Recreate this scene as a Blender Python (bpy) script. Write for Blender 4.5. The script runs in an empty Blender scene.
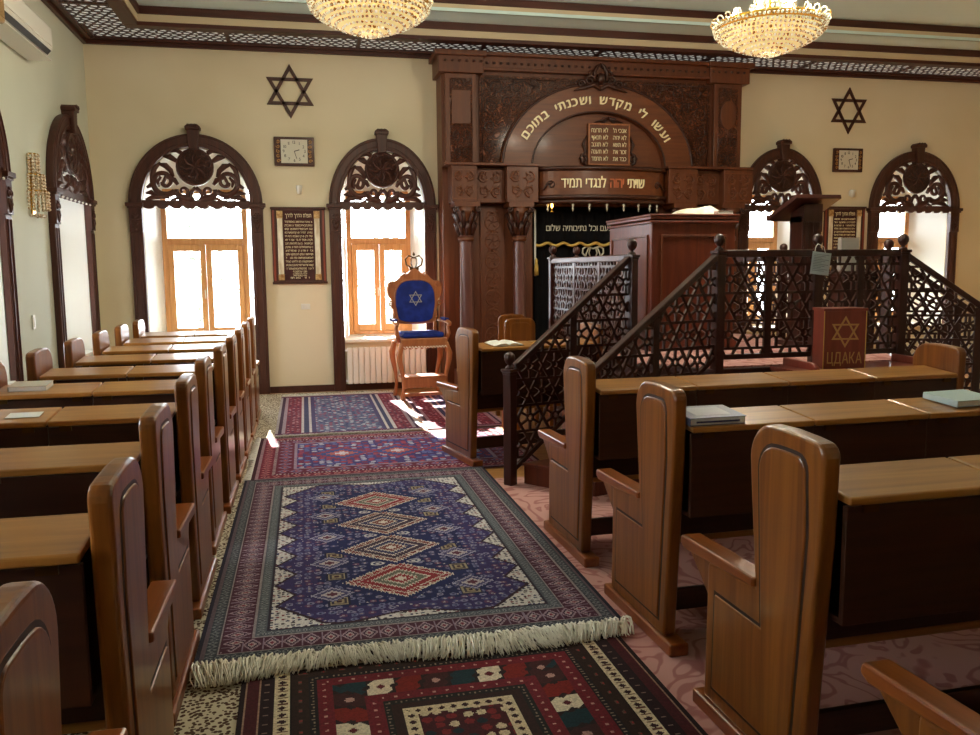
import bpy, bmesh, math, random
import numpy as np
from mathutils import Vector, Matrix
PI = math.pi
rnd = random.Random(7)
scene = bpy.context.scene
C = scene.collection

# ------------------------------------------------------------------ camera
f_px, yaw, pitch, roll = 840.56, math.radians(12.355), math.radians(6.6656), math.radians(-0.5513)
fwd = Vector((math.sin(yaw)*math.cos(pitch), math.cos(yaw)*math.cos(pitch), -math.sin(pitch)))
rt = Vector((math.cos(yaw), -math.sin(yaw), 0)); up = rt.cross(fwd)
r2 = rt*math.cos(roll) + up*math.sin(roll); u2 = -rt*math.sin(roll) + up*math.cos(roll)
cam = bpy.data.cameras.new('camera'); cam.sensor_fit = 'HORIZONTAL'; cam.sensor_width = 36.0
cam.lens = 36.0*f_px/980.0; cam.clip_start = 0.02; cam.clip_end = 200
camo = bpy.data.objects.new('camera', cam); C.objects.link(camo)
M = Matrix.Identity(4)
for i in range(3):
    M[i][0] = r2[i]; M[i][1] = u2[i]; M[i][2] = -fwd[i]
M[2][3] = 1.65
camo.matrix_world = M
scene.camera = camo

# ------------------------------------------------------------------ world, sun, exposure
SKY = 14.0
SUN = 44.0
world = bpy.data.worlds.new('world'); scene.world = world; world.use_nodes = True
bg = world.node_tree.nodes['Background']; bg.inputs[0].default_value = (0.88, 0.94, 1.0, 1); bg.inputs[1].default_value = SKY
sun = bpy.data.lights.new('sun', 'SUN'); sun.energy = SUN; sun.angle = math.radians(0.6); sun.color = (1.0, 0.95, 0.86)
suno = bpy.data.objects.new('sun', sun); C.objects.link(suno); suno.location = (0, 20, 12)
suno.rotation_euler = Vector((0.36, -3.0, -1.80)).to_track_quat('-Z', 'Y').to_euler()
CHAND_W = 120.0
vs = scene.view_settings; vs.view_transform = 'Standard'; vs.look = 'None'; vs.gamma = 1; vs.use_curve_mapping = False
vs.exposure = 0.40
scene.cycles.use_denoising = True
scene.cycles.max_bounces = 8; scene.cycles.diffuse_bounces = 5; scene.cycles.glossy_bounces = 4
scene.cycles.transparent_max_bounces = 12
scene.cycles.sample_clamp_indirect = 6.0
scene.cycles.caustics_reflective = False; scene.cycles.caustics_refractive = False

# ------------------------------------------------------------------ materials
def s2l(c):
    return tuple((v/255.0/12.92 if v/255.0 <= 0.04045 else ((v/255.0+0.055)/1.055)**2.4) for v in c)
def mat(name, rgb, rough=0.6, spec=0.5, metal=0.0, coat=0.0):
    m = bpy.data.materials.new(name); m.use_nodes = True
    b = m.node_tree.nodes['Principled BSDF']
    b.inputs['Base Color'].default_value = (*s2l(rgb), 1); b.inputs['Roughness'].default_value = rough
    b.inputs['Specular IOR Level'].default_value = spec; b.inputs['Metallic'].default_value = metal
    b.inputs['Coat Weight'].default_value = coat; b.inputs['Coat Roughness'].default_value = 0.12
    return m
def nz(m, a, b, scale=(6, 6, 6), detail=4, rough_var=0.0, bump=0.0, noise=1.0, p0=0.35, p1=0.65, dist=0.0):
    """two-tone noise colour, optional bump, object coordinates"""
    nt = m.node_tree; N = nt.nodes; L = nt.links; pb = N['Principled BSDF']
    tc = N.new('ShaderNodeTexCoord'); mp = N.new('ShaderNodeMapping'); mp.inputs['Scale'].default_value = scale
    L.new(tc.outputs['Object'], mp.inputs[0])
    n = N.new('ShaderNodeTexNoise'); n.inputs['Scale'].default_value = noise; n.inputs['Detail'].default_value = detail
    n.inputs['Distortion'].default_value = dist
    L.new(mp.outputs[0], n.inputs['Vector'])
    r = N.new('ShaderNodeValToRGB'); r.color_ramp.elements[0].position = p0; r.color_ramp.elements[1].position = p1
    r.color_ramp.elements[0].color = (*s2l(a), 1); r.color_ramp.elements[1].color = (*s2l(b), 1)
    L.new(n.outputs[0], r.inputs[0]); L.new(r.outputs[0], pb.inputs['Base Color'])
    if bump:
        bp = N.new('ShaderNodeBump'); bp.inputs['Strength'].default_value = bump; bp.inputs['Distance'].default_value = 0.01
        L.new(n.outputs[0], bp.inputs['Height']); L.new(bp.outputs[0], pb.inputs['Normal'])
    return m
def wood(name, a, b, axis='Z', rough=0.3, coat=0.3, sc=1.0):
    s = {'X': (0.9, 14, 14), 'Y': (14, 0.9, 14), 'Z': (14, 14, 0.9)}[axis]
    return nz(mat(name, a, rough, 0.5, 0, coat), a, b, tuple(v*sc for v in s), 5, bump=0.05, dist=1.6, p0=0.3, p1=0.72)
MW = {}
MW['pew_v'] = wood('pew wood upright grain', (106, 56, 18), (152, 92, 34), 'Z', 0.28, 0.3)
MW['pew_h'] = wood('sheen-lightened pew wood along row', (152, 98, 40), (194, 136, 64), 'X', 0.28, 0.35)  # paler than the uprights: glossy reflections on the desk tops put into the colour
MW['pew_y'] = wood('pew arm wood', (122, 60, 22), (156, 86, 34), 'Y', 0.28, 0.35)
MW['pew_in'] = wood('shade-darkened pew body wood', (48, 23, 12), (68, 35, 18), 'X', 0.38, 0.15)  # same wood made darker: low light on the pew backs put into the colour
MW['dark'] = wood('dark walnut surround', (56, 25, 14), (80, 39, 22), 'Z', 0.5, 0.03)
MW['bim'] = wood('dark railing wood', (52, 24, 17), (74, 36, 26), 'Z', 0.36, 0.12)
MW['ark'] = wood('ark mahogany', (84, 41, 18), (110, 58, 27), 'Z', 0.45, 0.06)
MW['arkh'] = wood('ark mahogany band', (92, 45, 18), (122, 66, 29), 'X', 0.42, 0.06)
MW['arkd'] = wood('ark dark mahogany', (50, 23, 14), (72, 35, 21), 'X', 0.4, 0.12)
MW['red'] = wood('reading desk mahogany', (90, 36, 16), (116, 52, 24), 'Z', 0.45, 0.05)
MW['col'] = wood('ark column wood', (92, 56, 50), (116, 76, 70), 'Z', 0.3, 0.4)
MW['pine'] = wood('varnished pine', (200, 140, 82), (226, 170, 110), 'Z', 0.35, 0.3)
MW['throne'] = wood('throne carved wood', (158, 92, 54), (190, 120, 74), 'Z', 0.35, 0.3)
MW['box'] = wood('charity box wood', (118, 48, 34), (140, 62, 44), 'Z', 0.4, 0.2)
MW['ceil'] = wood('ceiling moulding wood', (56, 24, 15), (80, 36, 22), 'X', 0.45, 0.05)
def carved(name, a, b, scale=9, strength=1.0):
    m = mat(name, a, 0.38, 0.5, 0, 0.3); nt = m.node_tree; N = nt.nodes; L = nt.links; pb = N['Principled BSDF']
    tc = N.new('ShaderNodeTexCoord'); n = N.new('ShaderNodeTexNoise'); n.inputs['Scale'].default_value = scale; n.inputs['Detail'].default_value = 2.0
    n.inputs['Distortion'].default_value = 2.2
    L.new(tc.outputs['Object'], n.inputs['Vector'])
    w = N.new('ShaderNodeMath'); w.operation = 'SINE'; mu = N.new('ShaderNodeMath'); mu.operation = 'MULTIPLY'; mu.inputs[1].default_value = 42
    L.new(n.outputs[0], mu.inputs[0]); L.new(mu.outputs[0], w.inputs[0])
    r = N.new('ShaderNodeValToRGB'); r.color_ramp.elements[0].color = (*s2l(a), 1); r.color_ramp.elements[1].color = (*s2l(b), 1)
    L.new(w.outputs[0], r.inputs[0]); L.new(r.outputs[0], pb.inputs['Base Color'])
    bp = N.new('ShaderNodeBump'); bp.inputs['Strength'].default_value = strength; bp.inputs['Distance'].default_value = 0.015
    L.new(w.outputs[0], bp.inputs['Height']); L.new(bp.outputs[0], pb.inputs['Normal'])
    return m
MW['carve'] = carved('carved mahogany relief', (78, 36, 16), (134, 70, 34), 6)
MW['carved_dark'] = carved('carved dark walnut relief', (58, 27, 16), (96, 50, 30), 9)
M_wall = nz(mat('cream plaster', (214, 202, 160), 0.75), (222, 210, 178), (228, 217, 188), (1, 1, 1), 2)
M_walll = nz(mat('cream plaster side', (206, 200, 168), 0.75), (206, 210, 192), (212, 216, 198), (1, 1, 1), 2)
M_reveal = mat('white window reveal', (240, 240, 232), 0.6)
M_ceil = mat('pale ceiling paint', (214, 238, 236), 0.5)
M_cream = mat('cream ceiling step', (206, 190, 158), 0.6)
M_white = mat('white plastic', (228, 226, 216), 0.4)
M_rad = mat('white radiator enamel', (244, 244, 238), 0.35)
M_black = mat('black velvet', (10, 9, 12), 0.9, 0.2)
M_gold = mat('gold thread', (214, 178, 92), 0.45, 0.5, 0.3)
M_goldm = mat('polished gold metal', (220, 170, 70), 0.22, 0.5, 1.0)
M_letter = mat('cream gold lettering', (255, 240, 196), 0.35)
M_lettercop = mat('copper lettering', (190, 104, 66), 0.4)
M_silver = mat('silver thread', (206, 200, 180), 0.4, 0.5, 0.4)
M_blue = nz(mat('royal blue velvet', (24, 42, 120), 0.7, 0.3), (20, 38, 112), (34, 56, 146), (9, 9, 9))
M_paper = mat('white paper', (226, 226, 218), 0.7)
M_tag = mat('pale blue paper', (186, 206, 206), 0.6)
M_brass = mat('dark brass', (92, 70, 40), 0.35, 0.5, 1.0)
M_blackp = mat('black slot', (16, 15, 14), 0.5)
M_maroon = nz(mat('maroon velvet panel', (62, 22, 22), 0.8), (54, 18, 18), (72, 28, 26), (8, 8, 8))
M_cover = mat('grey blue book cover', (110, 112, 136), 0.45)
M_cloth = nz(mat('ivory cloth', (226, 220, 196), 0.8), (214, 206, 180), (234, 230, 212), (12, 12, 12))
M_fringe = mat('cream cotton fringe', (252, 247, 232), 0.85)
M_fringeg = mat('grey cotton fringe', (214, 210, 202), 0.85)
M_face = mat('clock face ivory', (214, 210, 192), 0.5)
M_tan = mat('tan plastic', (170, 138, 88), 0.5)
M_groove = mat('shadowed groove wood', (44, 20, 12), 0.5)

def glass_mat():
    m = bpy.data.materials.new('window glass'); m.use_nodes = True; nt = m.node_tree; N = nt.nodes; L = nt.links
    N.remove(N['Principled BSDF']); out = N['Material Output']
    t = N.new('ShaderNodeBsdfTransparent'); g = N.new('ShaderNodeBsdfGlossy'); g.inputs['Roughness'].default_value = 0.03
    mx = N.new('ShaderNodeMixShader'); fr = N.new('ShaderNodeFresnel'); fr.inputs[0].default_value = 1.45
    L.new(fr.outputs[0], mx.inputs[0]); L.new(t.outputs[0], mx.inputs[1]); L.new(g.outputs[0], mx.inputs[2]); L.new(mx.outputs[0], out.inputs[0])
    return m
M_glass = glass_mat()
def emis(name, rgb, strength):
    m = bpy.data.materials.new(name); m.use_nodes = True; b = m.node_tree.nodes['Principled BSDF']
    b.inputs['Base Color'].default_value = (*s2l(rgb), 1); b.inputs['Emission Color'].default_value = (*s2l(rgb), 1)
    b.inputs['Emission Strength'].default_value = strength; return m
M_bulb = emis('lit bulb', (255, 232, 170), 6.0)
M_flame = emis('candle flame', (255, 196, 96), 9.0)
def crystal():
    m = mat('lit crystal beads', (240, 226, 170), 0.12, 0.8); nt = m.node_tree; N = nt.nodes; L = nt.links; pb = N['Principled BSDF']
    tc = N.new('ShaderNodeTexCoord'); v = N.new('ShaderNodeTexVoronoi'); v.inputs['Scale'].default_value = 55
    L.new(tc.outputs['Object'], v.inputs['Vector'])
    r = N.new('ShaderNodeValToRGB'); r.color_ramp.elements[0].color = (*s2l((150, 104, 34)), 1); r.color_ramp.elements[1].color = (*s2l((255, 250, 215)), 1)
    r.color_ramp.elements[0].position = 0.25; r.color_ramp.elements[1].position = 0.7
    L.new(v.outputs['Color'], r.inputs[0]); L.new(r.outputs[0], pb.inputs['Base Color']); L.new(r.outputs[0], pb.inputs['Emission Color'])
    pb.inputs['Emission Strength'].default_value = 0.36
    return m
M_crys = crystal()
def crystal_off():
    m = mat('amber cut glass beads', (206, 170, 110), 0.1, 1.0); return nz(m, (190, 150, 96), (255, 246, 226), (60, 60, 60))
M_crysoff = crystal_off()

# ------------------------------------------------------------------ mesh helpers
class MB:
    def __init__(s): s.v = []; s.f = []; s.sm = []
    def add(s, vs_, fs, T=None, smooth=False):
        o = len(s.v)
        s.v += [tuple(T @ Vector(p)) if T is not None else tuple(p) for p in vs_]
        s.f += [tuple(o+i for i in f) for f in fs]; s.sm += [smooth]*len(fs); return s
    def box(s, x0, x1, y0, y1, z0, z1, T=None):
        x0, x1 = min(x0, x1), max(x0, x1); y0, y1 = min(y0, y1), max(y0, y1); z0, z1 = min(z0, z1), max(z0, z1)
        V = [(x0,y0,z0),(x1,y0,z0),(x1,y1,z0),(x0,y1,z0),(x0,y0,z1),(x1,y0,z1),(x1,y1,z1),(x0,y1,z1)]
        return s.add(V, [(0,3,2,1),(4,5,6,7),(0,1,5,4),(1,2,6,5),(2,3,7,6),(3,0,4,7)], T)
    def prism(s, poly, a, b, plane='XY', T=None, smooth=False):
        """poly: 2D outline; extruded between a and b along the remaining axis"""
        n = len(poly)
        def P(p, h):
            return {'XY': (p[0], p[1], h), 'XZ': (p[0], h, p[1]), 'YZ': (h, p[0], p[1])}[plane]
        V = [P(p, a) for p in poly] + [P(p, b) for p in poly]
        area = sum(poly[i][0]*poly[(i+1) % n][1]-poly[(i+1) % n][0]*poly[i][1] for i in range(n))
        flip = (area > 0) != (b > a)
        if plane == 'XZ': flip = not flip
        F = [tuple(range(n))[::-1], tuple(range(n, 2*n))] + [(i, (i+1) % n, n+(i+1) % n, n+i) for i in range(n)]
        if flip: F = [f[::-1] for f in F]
        return s.add(V, F, T, smooth)
    def lathe(s, prof, seg=16, T=None, cx=0, cy=0):
        V = []; F = []
        for r, z in prof:
            for k in range(seg):
                a = 2*PI*k/seg; V.append((cx+r*math.cos(a), cy+r*math.sin(a), z))
        m = len(prof)
        for j in range(m-1):
            for k in range(seg):
                k2 = (k+1) % seg; F.append((j*seg+k, j*seg+k2, (j+1)*seg+k2, (j+1)*seg+k))
        F.append(tuple(range(seg))[::-1]); F.append(tuple(range((m-1)*seg, m*seg)))
        if prof[0][1] > prof[-1][1]: F = [f[::-1] for f in F]
        return s.add(V, F, T, True)
    def tube(s, pts, r, seg=6, T=None, flat=None):
        """r: number or list; flat=(axis vector, factor) squashes the section"""
        pts = [Vector(p) for p in pts]; n = len(pts); V = []; F = []
        rr = r if isinstance(r, (list, tuple)) else [r]*n
        prev = None
        for i, p in enumerate(pts):
            t = (pts[min(i+1, n-1)]-pts[max(i-1, 0)])
            t = t.normalized() if t.length > 1e-9 else Vector((0, 0, 1))
            if prev is None:
                a = Vector((0, 1, 0)) if abs(t.y) < 0.9 else Vector((1, 0, 0))
            else: a = prev
            u = (a - t*a.dot(t)).normalized(); w = t.cross(u); prev = u
            for k in range(seg):
                an = 2*PI*k/seg; V.append(tuple(p + u*math.cos(an)*rr[i] + w*math.sin(an)*rr[i]))
        for j in range(n-1):
            for k in range(seg):
                k2 = (k+1) % seg; F.append((j*seg+k, j*seg+k2, (j+1)*seg+k2, (j+1)*seg+k))
        F.append(tuple(range(seg))[::-1]); F.append(tuple(range((n-1)*seg, n*seg)))
        return s.add(V, F, T, True)
    def ball(s, c, r, seg=12, rings=8, sz=1.0, T=None):
        prof = [(max(r*math.sin(PI*i/rings), 1e-4), c[2]-r*sz*math.cos(PI*i/rings)) for i in range(rings+1)]
        return s.lathe(prof, seg, T, c[0], c[1])
    def bar(s, p, q, w, h, T=None, upv=(0, 0, 1)):
        """rectangular bar from p to q, width w sideways, height h along up"""
        p = Vector(p); q = Vector(q); t = (q-p).normalized(); u = Vector(upv); u = (u - t*u.dot(t)).normalized(); sd = t.cross(u)
        V = []
        for c in (p, q):
            for a, b in ((-1,-1),(1,-1),(1,1),(-1,1)): V.append(tuple(c + sd*a*w/2 + u*b*h/2))
        return s.add(V, [(0,1,2,3),(7,6,5,4),(0,4,5,1),(1,5,6,2),(2,6,7,3),(3,7,4,0)], T)
    def build(s, name, m, parent=None, bevel=0, T=None, fix=False, seg=2):
        me = bpy.data.meshes.new(name)
        me.from_pydata(s.v, [], s.f); me.polygons.foreach_set('use_smooth', s.sm)
        if fix:
            bm = bmesh.new(); bm.from_mesh(me); bmesh.ops.recalc_face_normals(bm, faces=bm.faces); bm.to_mesh(me); bm.free()
        me.materials.append(m); me.update()
        o = bpy.data.objects.new(name, me); C.objects.link(o)
        if parent is not None: o.parent = parent
        if T is not None: o.matrix_local = T
        if bevel:
            b = o.modifiers.new('edge', 'BEVEL'); b.width = bevel; b.segments = seg; b.limit_method = 'ANGLE'; b.angle_limit = math.radians(40)
            b.harden_normals = False
        return o
def tag(o, label, cat, group=None, kind=None):
    o['label'] = label; o['category'] = cat
    if group: o['group'] = group
    o['kind'] = kind or 'thing'
    return o
def struct(o): o['kind'] = 'structure'; return o
def thing(name, label, cat, loc=(0, 0, 0), rz=0.0, group=None):
    o = bpy.data.objects.new(name, None); C.objects.link(o); o.empty_display_size = 0.1
    o.location = loc; o.rotation_euler = (0, 0, rz)
    if label: tag(o, label, cat, group)
    return o
def kids(o): return [c for c in bpy.data.objects if c.parent == o]
def dup(root, loc, rz=0.0, label=None, group=None):
    def cp(o, par):
        c = o.copy(); C.objects.link(c); c.parent = par
        for ch in kids(o): cp(ch, c)
        return c
    r = cp(root, None); r.location = loc; r.rotation_euler = (0, 0, rz)
    if label: r['label'] = label
    if group: r['group'] = group
    return r
def planeT(plane, h):
    """maps curve XY(+Z extrude) to a world-like plane: 'XZ' faces -Y, 'YZ' faces +X, 'XY' faces +Z"""
    if plane == 'XZ': m = Matrix(((1,0,0,0),(0,0,-1,h),(0,1,0,0),(0,0,0,1)))
    elif plane == 'YZ': m = Matrix(((0,0,1,h),(1,0,0,0),(0,1,0,0),(0,0,0,1)))
    else: m = Matrix.Translation((0, 0, h))
    return m
def cutout(name, loops, thick, m, parent=None, plane='XZ', h=0.0, bev=0.0):
    """filled outline with holes (even-odd) extruded: one mesh; occupies h..h-thick (front face at h-thick for XZ)"""
    cu = bpy.data.curves.new('tmp', 'CURVE'); cu.dimensions = '2D'; cu.fill_mode = 'BOTH'; cu.extrude = thick/2 - bev; cu.bevel_depth = bev; cu.bevel_resolution = 1
    for lp in loops:
        sp = cu.splines.new('POLY'); sp.points.add(len(lp)-1); sp.use_cyclic_u = True
        for i, p in enumerate(lp): sp.points[i].co = (p[0], p[1], 0, 1)
    tmp = bpy.data.objects.new('tmp', cu); C.objects.link(tmp)
    dg = bpy.context.evaluated_depsgraph_get(); dg.update()
    me = bpy.data.meshes.new_from_object(tmp.evaluated_get(dg)); bpy.data.objects.remove(tmp); bpy.data.curves.remove(cu)
    sgn = {'XZ': h - thick/2, 'YZ': h + thick/2, 'XY': h + thick/2}[plane]
    me.transform(planeT(plane, sgn)); me.name = name; me.materials.clear(); me.materials.append(m)
    o = bpy.data.objects.new(name, me); C.objects.link(o)
    if parent is not None: o.parent = parent
    return o
_glyph = {}
_outline = {}
def in_poly(p, lp):
    c = False; j = len(lp)-1
    for i in range(len(lp)):
        if (lp[i][1] > p[1]) != (lp[j][1] > p[1]) and p[0] < (lp[j][0]-lp[i][0])*(p[1]-lp[i][1])/(lp[j][1]-lp[i][1])+lp[i][0]: c = not c
        j = i
    return c
def area2(lp): return sum(lp[i-1][0]*lp[i][1]-lp[i][0]*lp[i-1][1] for i in range(len(lp)))
def earclip(P):
    """triangulate a simple CCW polygon, returns index triples"""
    idx = list(range(len(P))); out = []; cr = lambda a, b, c: (b[0]-a[0])*(c[1]-a[1])-(b[1]-a[1])*(c[0]-a[0]); guard = 0
    while len(idx) > 3 and guard < 4000:
        guard += 1; best = None
        for k in range(len(idx)):
            i0, i1, i2 = idx[k-1], idx[k], idx[(k+1) % len(idx)]; a, b, c = P[i0], P[i1], P[i2]; ar = cr(a, b, c)
            if ar <= 1e-9:
                if abs(ar) <= 1e-9 and (best is None): best = (k, None) if abs(a[0]-c[0])+abs(a[1]-c[1]) < 1e-9 or True else best
                continue
            if any(cr(a, b, P[q]) > -1e-9 and cr(b, c, P[q]) > -1e-9 and cr(c, a, P[q]) > -1e-9 for q in idx if P[q] not in (a, b, c)): continue
            best = (k, (i0, i1, i2)); break
        if best is None: break
        if best[1]: out.append(best[1])
        idx.pop(best[0])
    if len(idx) == 3: out.append(tuple(idx))
    return out
def outlines(ch):
    """closed outline loops of one character at size 10"""
    if ch not in _outline:
        cu = bpy.data.curves.new('tmp', 'FONT'); cu.body = ch; cu.size = 10.0; cu.resolution_u = 3; cu.fill_mode = 'NONE' if False else cu.fill_mode
        cu.dimensions = '3D'
        tmp = bpy.data.objects.new('tmp', cu); C.objects.link(tmp); dg = bpy.context.evaluated_depsgraph_get(); dg.update()
        me = bpy.data.meshes.new_from_object(tmp.evaluated_get(dg)); bpy.data.objects.remove(tmp); bpy.data.curves.remove(cu)
        co = [(round(v.co.x, 4), round(v.co.y, 4)) for v in me.vertices]; nb = {}
        use = {}
        for p in me.polygons:
            for e in p.edge_keys: use[e] = use.get(e, 0)+1
        ed = [tuple(e.vertices) for e in me.edges if use.get(tuple(sorted(e.vertices)), 0) != 2]
        for a_, b_ in ed:
            if co[a_] != co[b_]: nb.setdefault(co[a_], set()).add(co[b_]); nb.setdefault(co[b_], set()).add(co[a_])
        loops = []; seen = set()
        for st in nb:
            if st in seen: continue
            lp = [st]; seen.add(st); cur = st; prev = None
            while True:
                nx_ = [q for q in nb[cur] if q != prev and q not in seen]
                if not nx_: break
                prev, cur = cur, nx_[0]; lp.append(cur); seen.add(cur)
            if len(lp) > 2 and abs(area2(lp)) > 1e-3: loops.append(lp)
        _outline[ch] = loops; bpy.data.meshes.remove(me)
    return _outline[ch]
def filled_glyph(ch, size, th):
    cu = bpy.data.curves.new('tmp', 'FONT'); cu.body = ch; cu.size = 10.0; cu.extrude = th/2*10.0/size; cu.resolution_u = 3
    tmp = bpy.data.objects.new('tmp', cu); C.objects.link(tmp); dg = bpy.context.evaluated_depsgraph_get(); dg.update()
    me = bpy.data.meshes.new_from_object(tmp.evaluated_get(dg)); bpy.data.objects.remove(tmp); bpy.data.curves.remove(cu)
    xs = [v.co.x for v in me.vertices] or [0]; xc = (min(xs)+max(xs))/2; q = size/10.0
    r_ = ([((v.co.x-xc)*q, v.co.y*q, v.co.z*q) for v in me.vertices], [tuple(p.vertices) for p in me.polygons]); bpy.data.meshes.remove(me); return r_
def glyph_mesh(ch, size, th):
    k = (ch, size, th)
    if k not in _glyph and ch not in 'דתף':
        _glyph[k] = filled_glyph(ch, size, th)
    if k not in _glyph:
        loops = [list(l) for l in outlines(ch)]; V = []; F = []
        if loops:
            xs = [p[0] for l in loops for p in l]; xc = (min(xs)+max(xs))/2; q = size/10.0
            outer = [l for l in loops if sum(in_poly(l[0], m_) for m_ in loops if m_ is not l) % 2 == 0]
            for o in outer:
                if area2(o) < 0: o = o[::-1]
                P = list(o); holes = [h for h in loops if h not in outer and in_poly(h[0], o)]
                for h in holes:
                    if area2(h) > 0: h = h[::-1]
                    i, j = min(((i, j) for i in range(len(P)) for j in range(len(h))), key=lambda t_: (P[t_[0]][0]-h[t_[1]][0])**2+(P[t_[0]][1]-h[t_[1]][1])**2)
                    P = P[:i+1] + h[j:] + h[:j+1] + P[i:]
                n = len(P); o0 = len(V); V += [((p[0]-xc)*q, p[1]*q, -th/2) for p in P] + [((p[0]-xc)*q, p[1]*q, th/2) for p in P]
                for a_, b_, c_ in earclip(P): F.append((o0+c_, o0+b_, o0+a_)); F.append((o0+n+a_, o0+n+b_, o0+n+c_))
                F += [(o0+i, o0+(i+1) % n, o0+n+(i+1) % n, o0+n+i) for i in range(n)]
        _glyph[k] = (V, F)
    return _glyph[k]
def glyph_w(ch, size, th):
    v, f = glyph_mesh(ch, size, th)
    if not v: return size*0.3
    xs = [p[0] for p in v]; return max(xs)-min(xs)+size*0.10
def text_line(mb, txt, size, th, T, width=None, rtl=False):
    """a line centred on the origin of T's XY plane"""
    ch = list(txt)[::-1] if rtl else list(txt)
    ws = [glyph_w(c, size, th) if c != ' ' else size*0.32 for c in ch]; tot = sum(ws); sc = 1.0 if width is None else width/tot
    x = -tot/2
    for c, w in zip(ch, ws):
        if c != ' ':
            v, f = glyph_mesh(c, size, th)
            mb.add(v, f, T @ Matrix.Diagonal((sc, 1, 1, 1)) @ Matrix.Translation((x+w/2, 0, 0)))
        x += w
    return mb
def TXZ(x, y, z): return Matrix.Translation((x, y, z)) @ planeT('XZ', 0)
def ell(cx, cz, rx, rz, a0, a1, n): return [(cx+rx*math.cos(a0+(a1-a0)*i/n), cz+rz*math.sin(a0+(a1-a0)*i/n)) for i in range(n+1)]
def star_loops(cx, cz, R, w):
    """hexagram made of two interlaced triangle outlines, as strips"""
    out = []
    for base in (PI/2, -PI/2):
        o = [(cx+R*math.cos(base+2*PI*k/3), cz+R*math.sin(base+2*PI*k/3)) for k in range(3)]
        i = [(cx+(R-2*w)*math.cos(base+2*PI*k/3), cz+(R-2*w)*math.sin(base+2*PI*k/3)) for k in range(3)]
        out.append((o, i))
    return out
def star_mb(mb, R, w, th, T):
    for o, i in star_loops(0, 0, R, w):
        for k in range(3):
            k2 = (k+1) % 3
            V = [(*o[k], 0), (*o[k2], 0), (*i[k2], 0), (*i[k], 0), (*o[k], th), (*o[k2], th), (*i[k2], th), (*i[k], th)]
            mb.add(V, [(3,2,1,0),(4,5,6,7),(0,1,5,4),(1,2,6,5),(2,3,7,6),(3,0,4,7)], T)
    return mb
def spiral(cx, cz, r0, r1, a0, turns, n=22):
    return [(cx+(r0+(r1-r0)*i/n)*math.cos(a0+turns*2*PI*i/n), cz+(r0+(r1-r0)*i/n)*math.sin(a0+turns*2*PI*i/n)) for i in range(n+1)]
def vary(n, a, b): return [a+(b-a)*math.sin(PI*i/n) for i in range(n+1)]
def ptube(mb, pts2, r, y, T=None, seg=6):
    mb.tube([(p[0], y, p[1]) for p in pts2], r, seg, T)
def arabesque(mb, w, h, y, r=0.008, T=None, rows=2, cols=2):
    """mirrored scroll relief filling a w x h panel (XZ, centred at 0,0)"""
    cw = w/cols; chh = h/rows
    for i in range(cols):
        for j in range(rows):
            cx = -w/2+cw*(i+.5); cz = -h/2+chh*(j+.5); s = min(cw, chh)*0.42; sg = 1 if i < cols/2 else -1
            p = spiral(0, 0, s, s*0.15, (PI/2 if j % 2 else -PI/2), 1.6*sg)
            ptube(mb, [(cx+a, cz+b*(1.0 if chh < cw*1.4 else 1.25)) for a, b in p], [r*(1.1-.6*k/22) for k in range(23)], y, T, 5)
            for q in range(3):
                a = PI/3*(q+j)+i; ptube(mb, [(cx+s*.5*math.cos(a), cz+s*.5*math.sin(a)), (cx+s*.85*math.cos(a+.25), cz+s*.85*math.sin(a+.25)), (cx+s*1.2*math.cos(a+.1), cz+s*1.2*math.sin(a+.1))], [r*.5, r*1.3, r*.3], y, T, 5)
    return mb

# ------------------------------------------------------------------ room shell
XL, XR, YF, YB = -2.594, 10.9, 11.72, -2.6
ZS = 4.52
WIN = {1: ('F', -1.33, .83), 2: ('F', 1.085, .725), 3: ('F', 7.09, .69), 4: ('F', 9.42, .80),
       5: ('L', 10.55, .85), 6: ('L', 7.50, .85), 7: ('L', 4.45, .85), 8: ('L', 1.40, .85)}
SP, SILL, PW = 2.53, 0.69, 0.16
def opening(c, h):
    i = h-PW
    return [(c-i, SILL), (c+i, SILL)] + ell(c, SP, i, .72, 0, PI, 20)
struct(MB().box(XL-.5, XR+.5, YB-.5, YF+.5, -0.12, 0).build('floor', nz(mat('oak parquet', (176, 122, 66), 0.35, .5, 0, .3), (160, 106, 56), (190, 138, 80), (2, 18, 2), 4)))
holes = [opening(c, h) for k, (w, c, h) in WIN.items() if w == 'F']
struct(cutout('wall_front', [[(XL-.4, 0), (XR+.4, 0), (XR+.4, 5.1), (XL-.4, 5.1)]] + holes, 0.85, M_wall, None, 'XZ', YF+.85))
holes = [opening(c, h) for k, (w, c, h) in WIN.items() if w == 'L']
struct(cutout('wall_left', [[(YB-.4, 0), (YF, 0), (YF, 5.1), (YB-.4, 5.1)]] + holes, 0.85, M_walll, None, 'YZ', XL-.85))
struct(MB().box(XR, XR+.3, YB, YF, 0, 5.1).build('wall_right', M_wall))
struct(MB().box(XL, XR, YB-.3, YB, 0, 5.1).build('wall_back', M_wall))
struct(MB().box(XL-.85, XR+.4, YB-.4, YF+.85, 4.95, 5.15).build('ceiling', M_ceil))
struct(MB().box(XL, 1.9, YF-.02, YF, 0, .09).box(6.2, XR, YF-.02, YF, 0, .09).build('baseboard_front', MW['dark']))
struct(MB().box(XL, XL+.02, YB, YF-.02, 0, .09).build('baseboard_left', MW['dark']))
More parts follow.
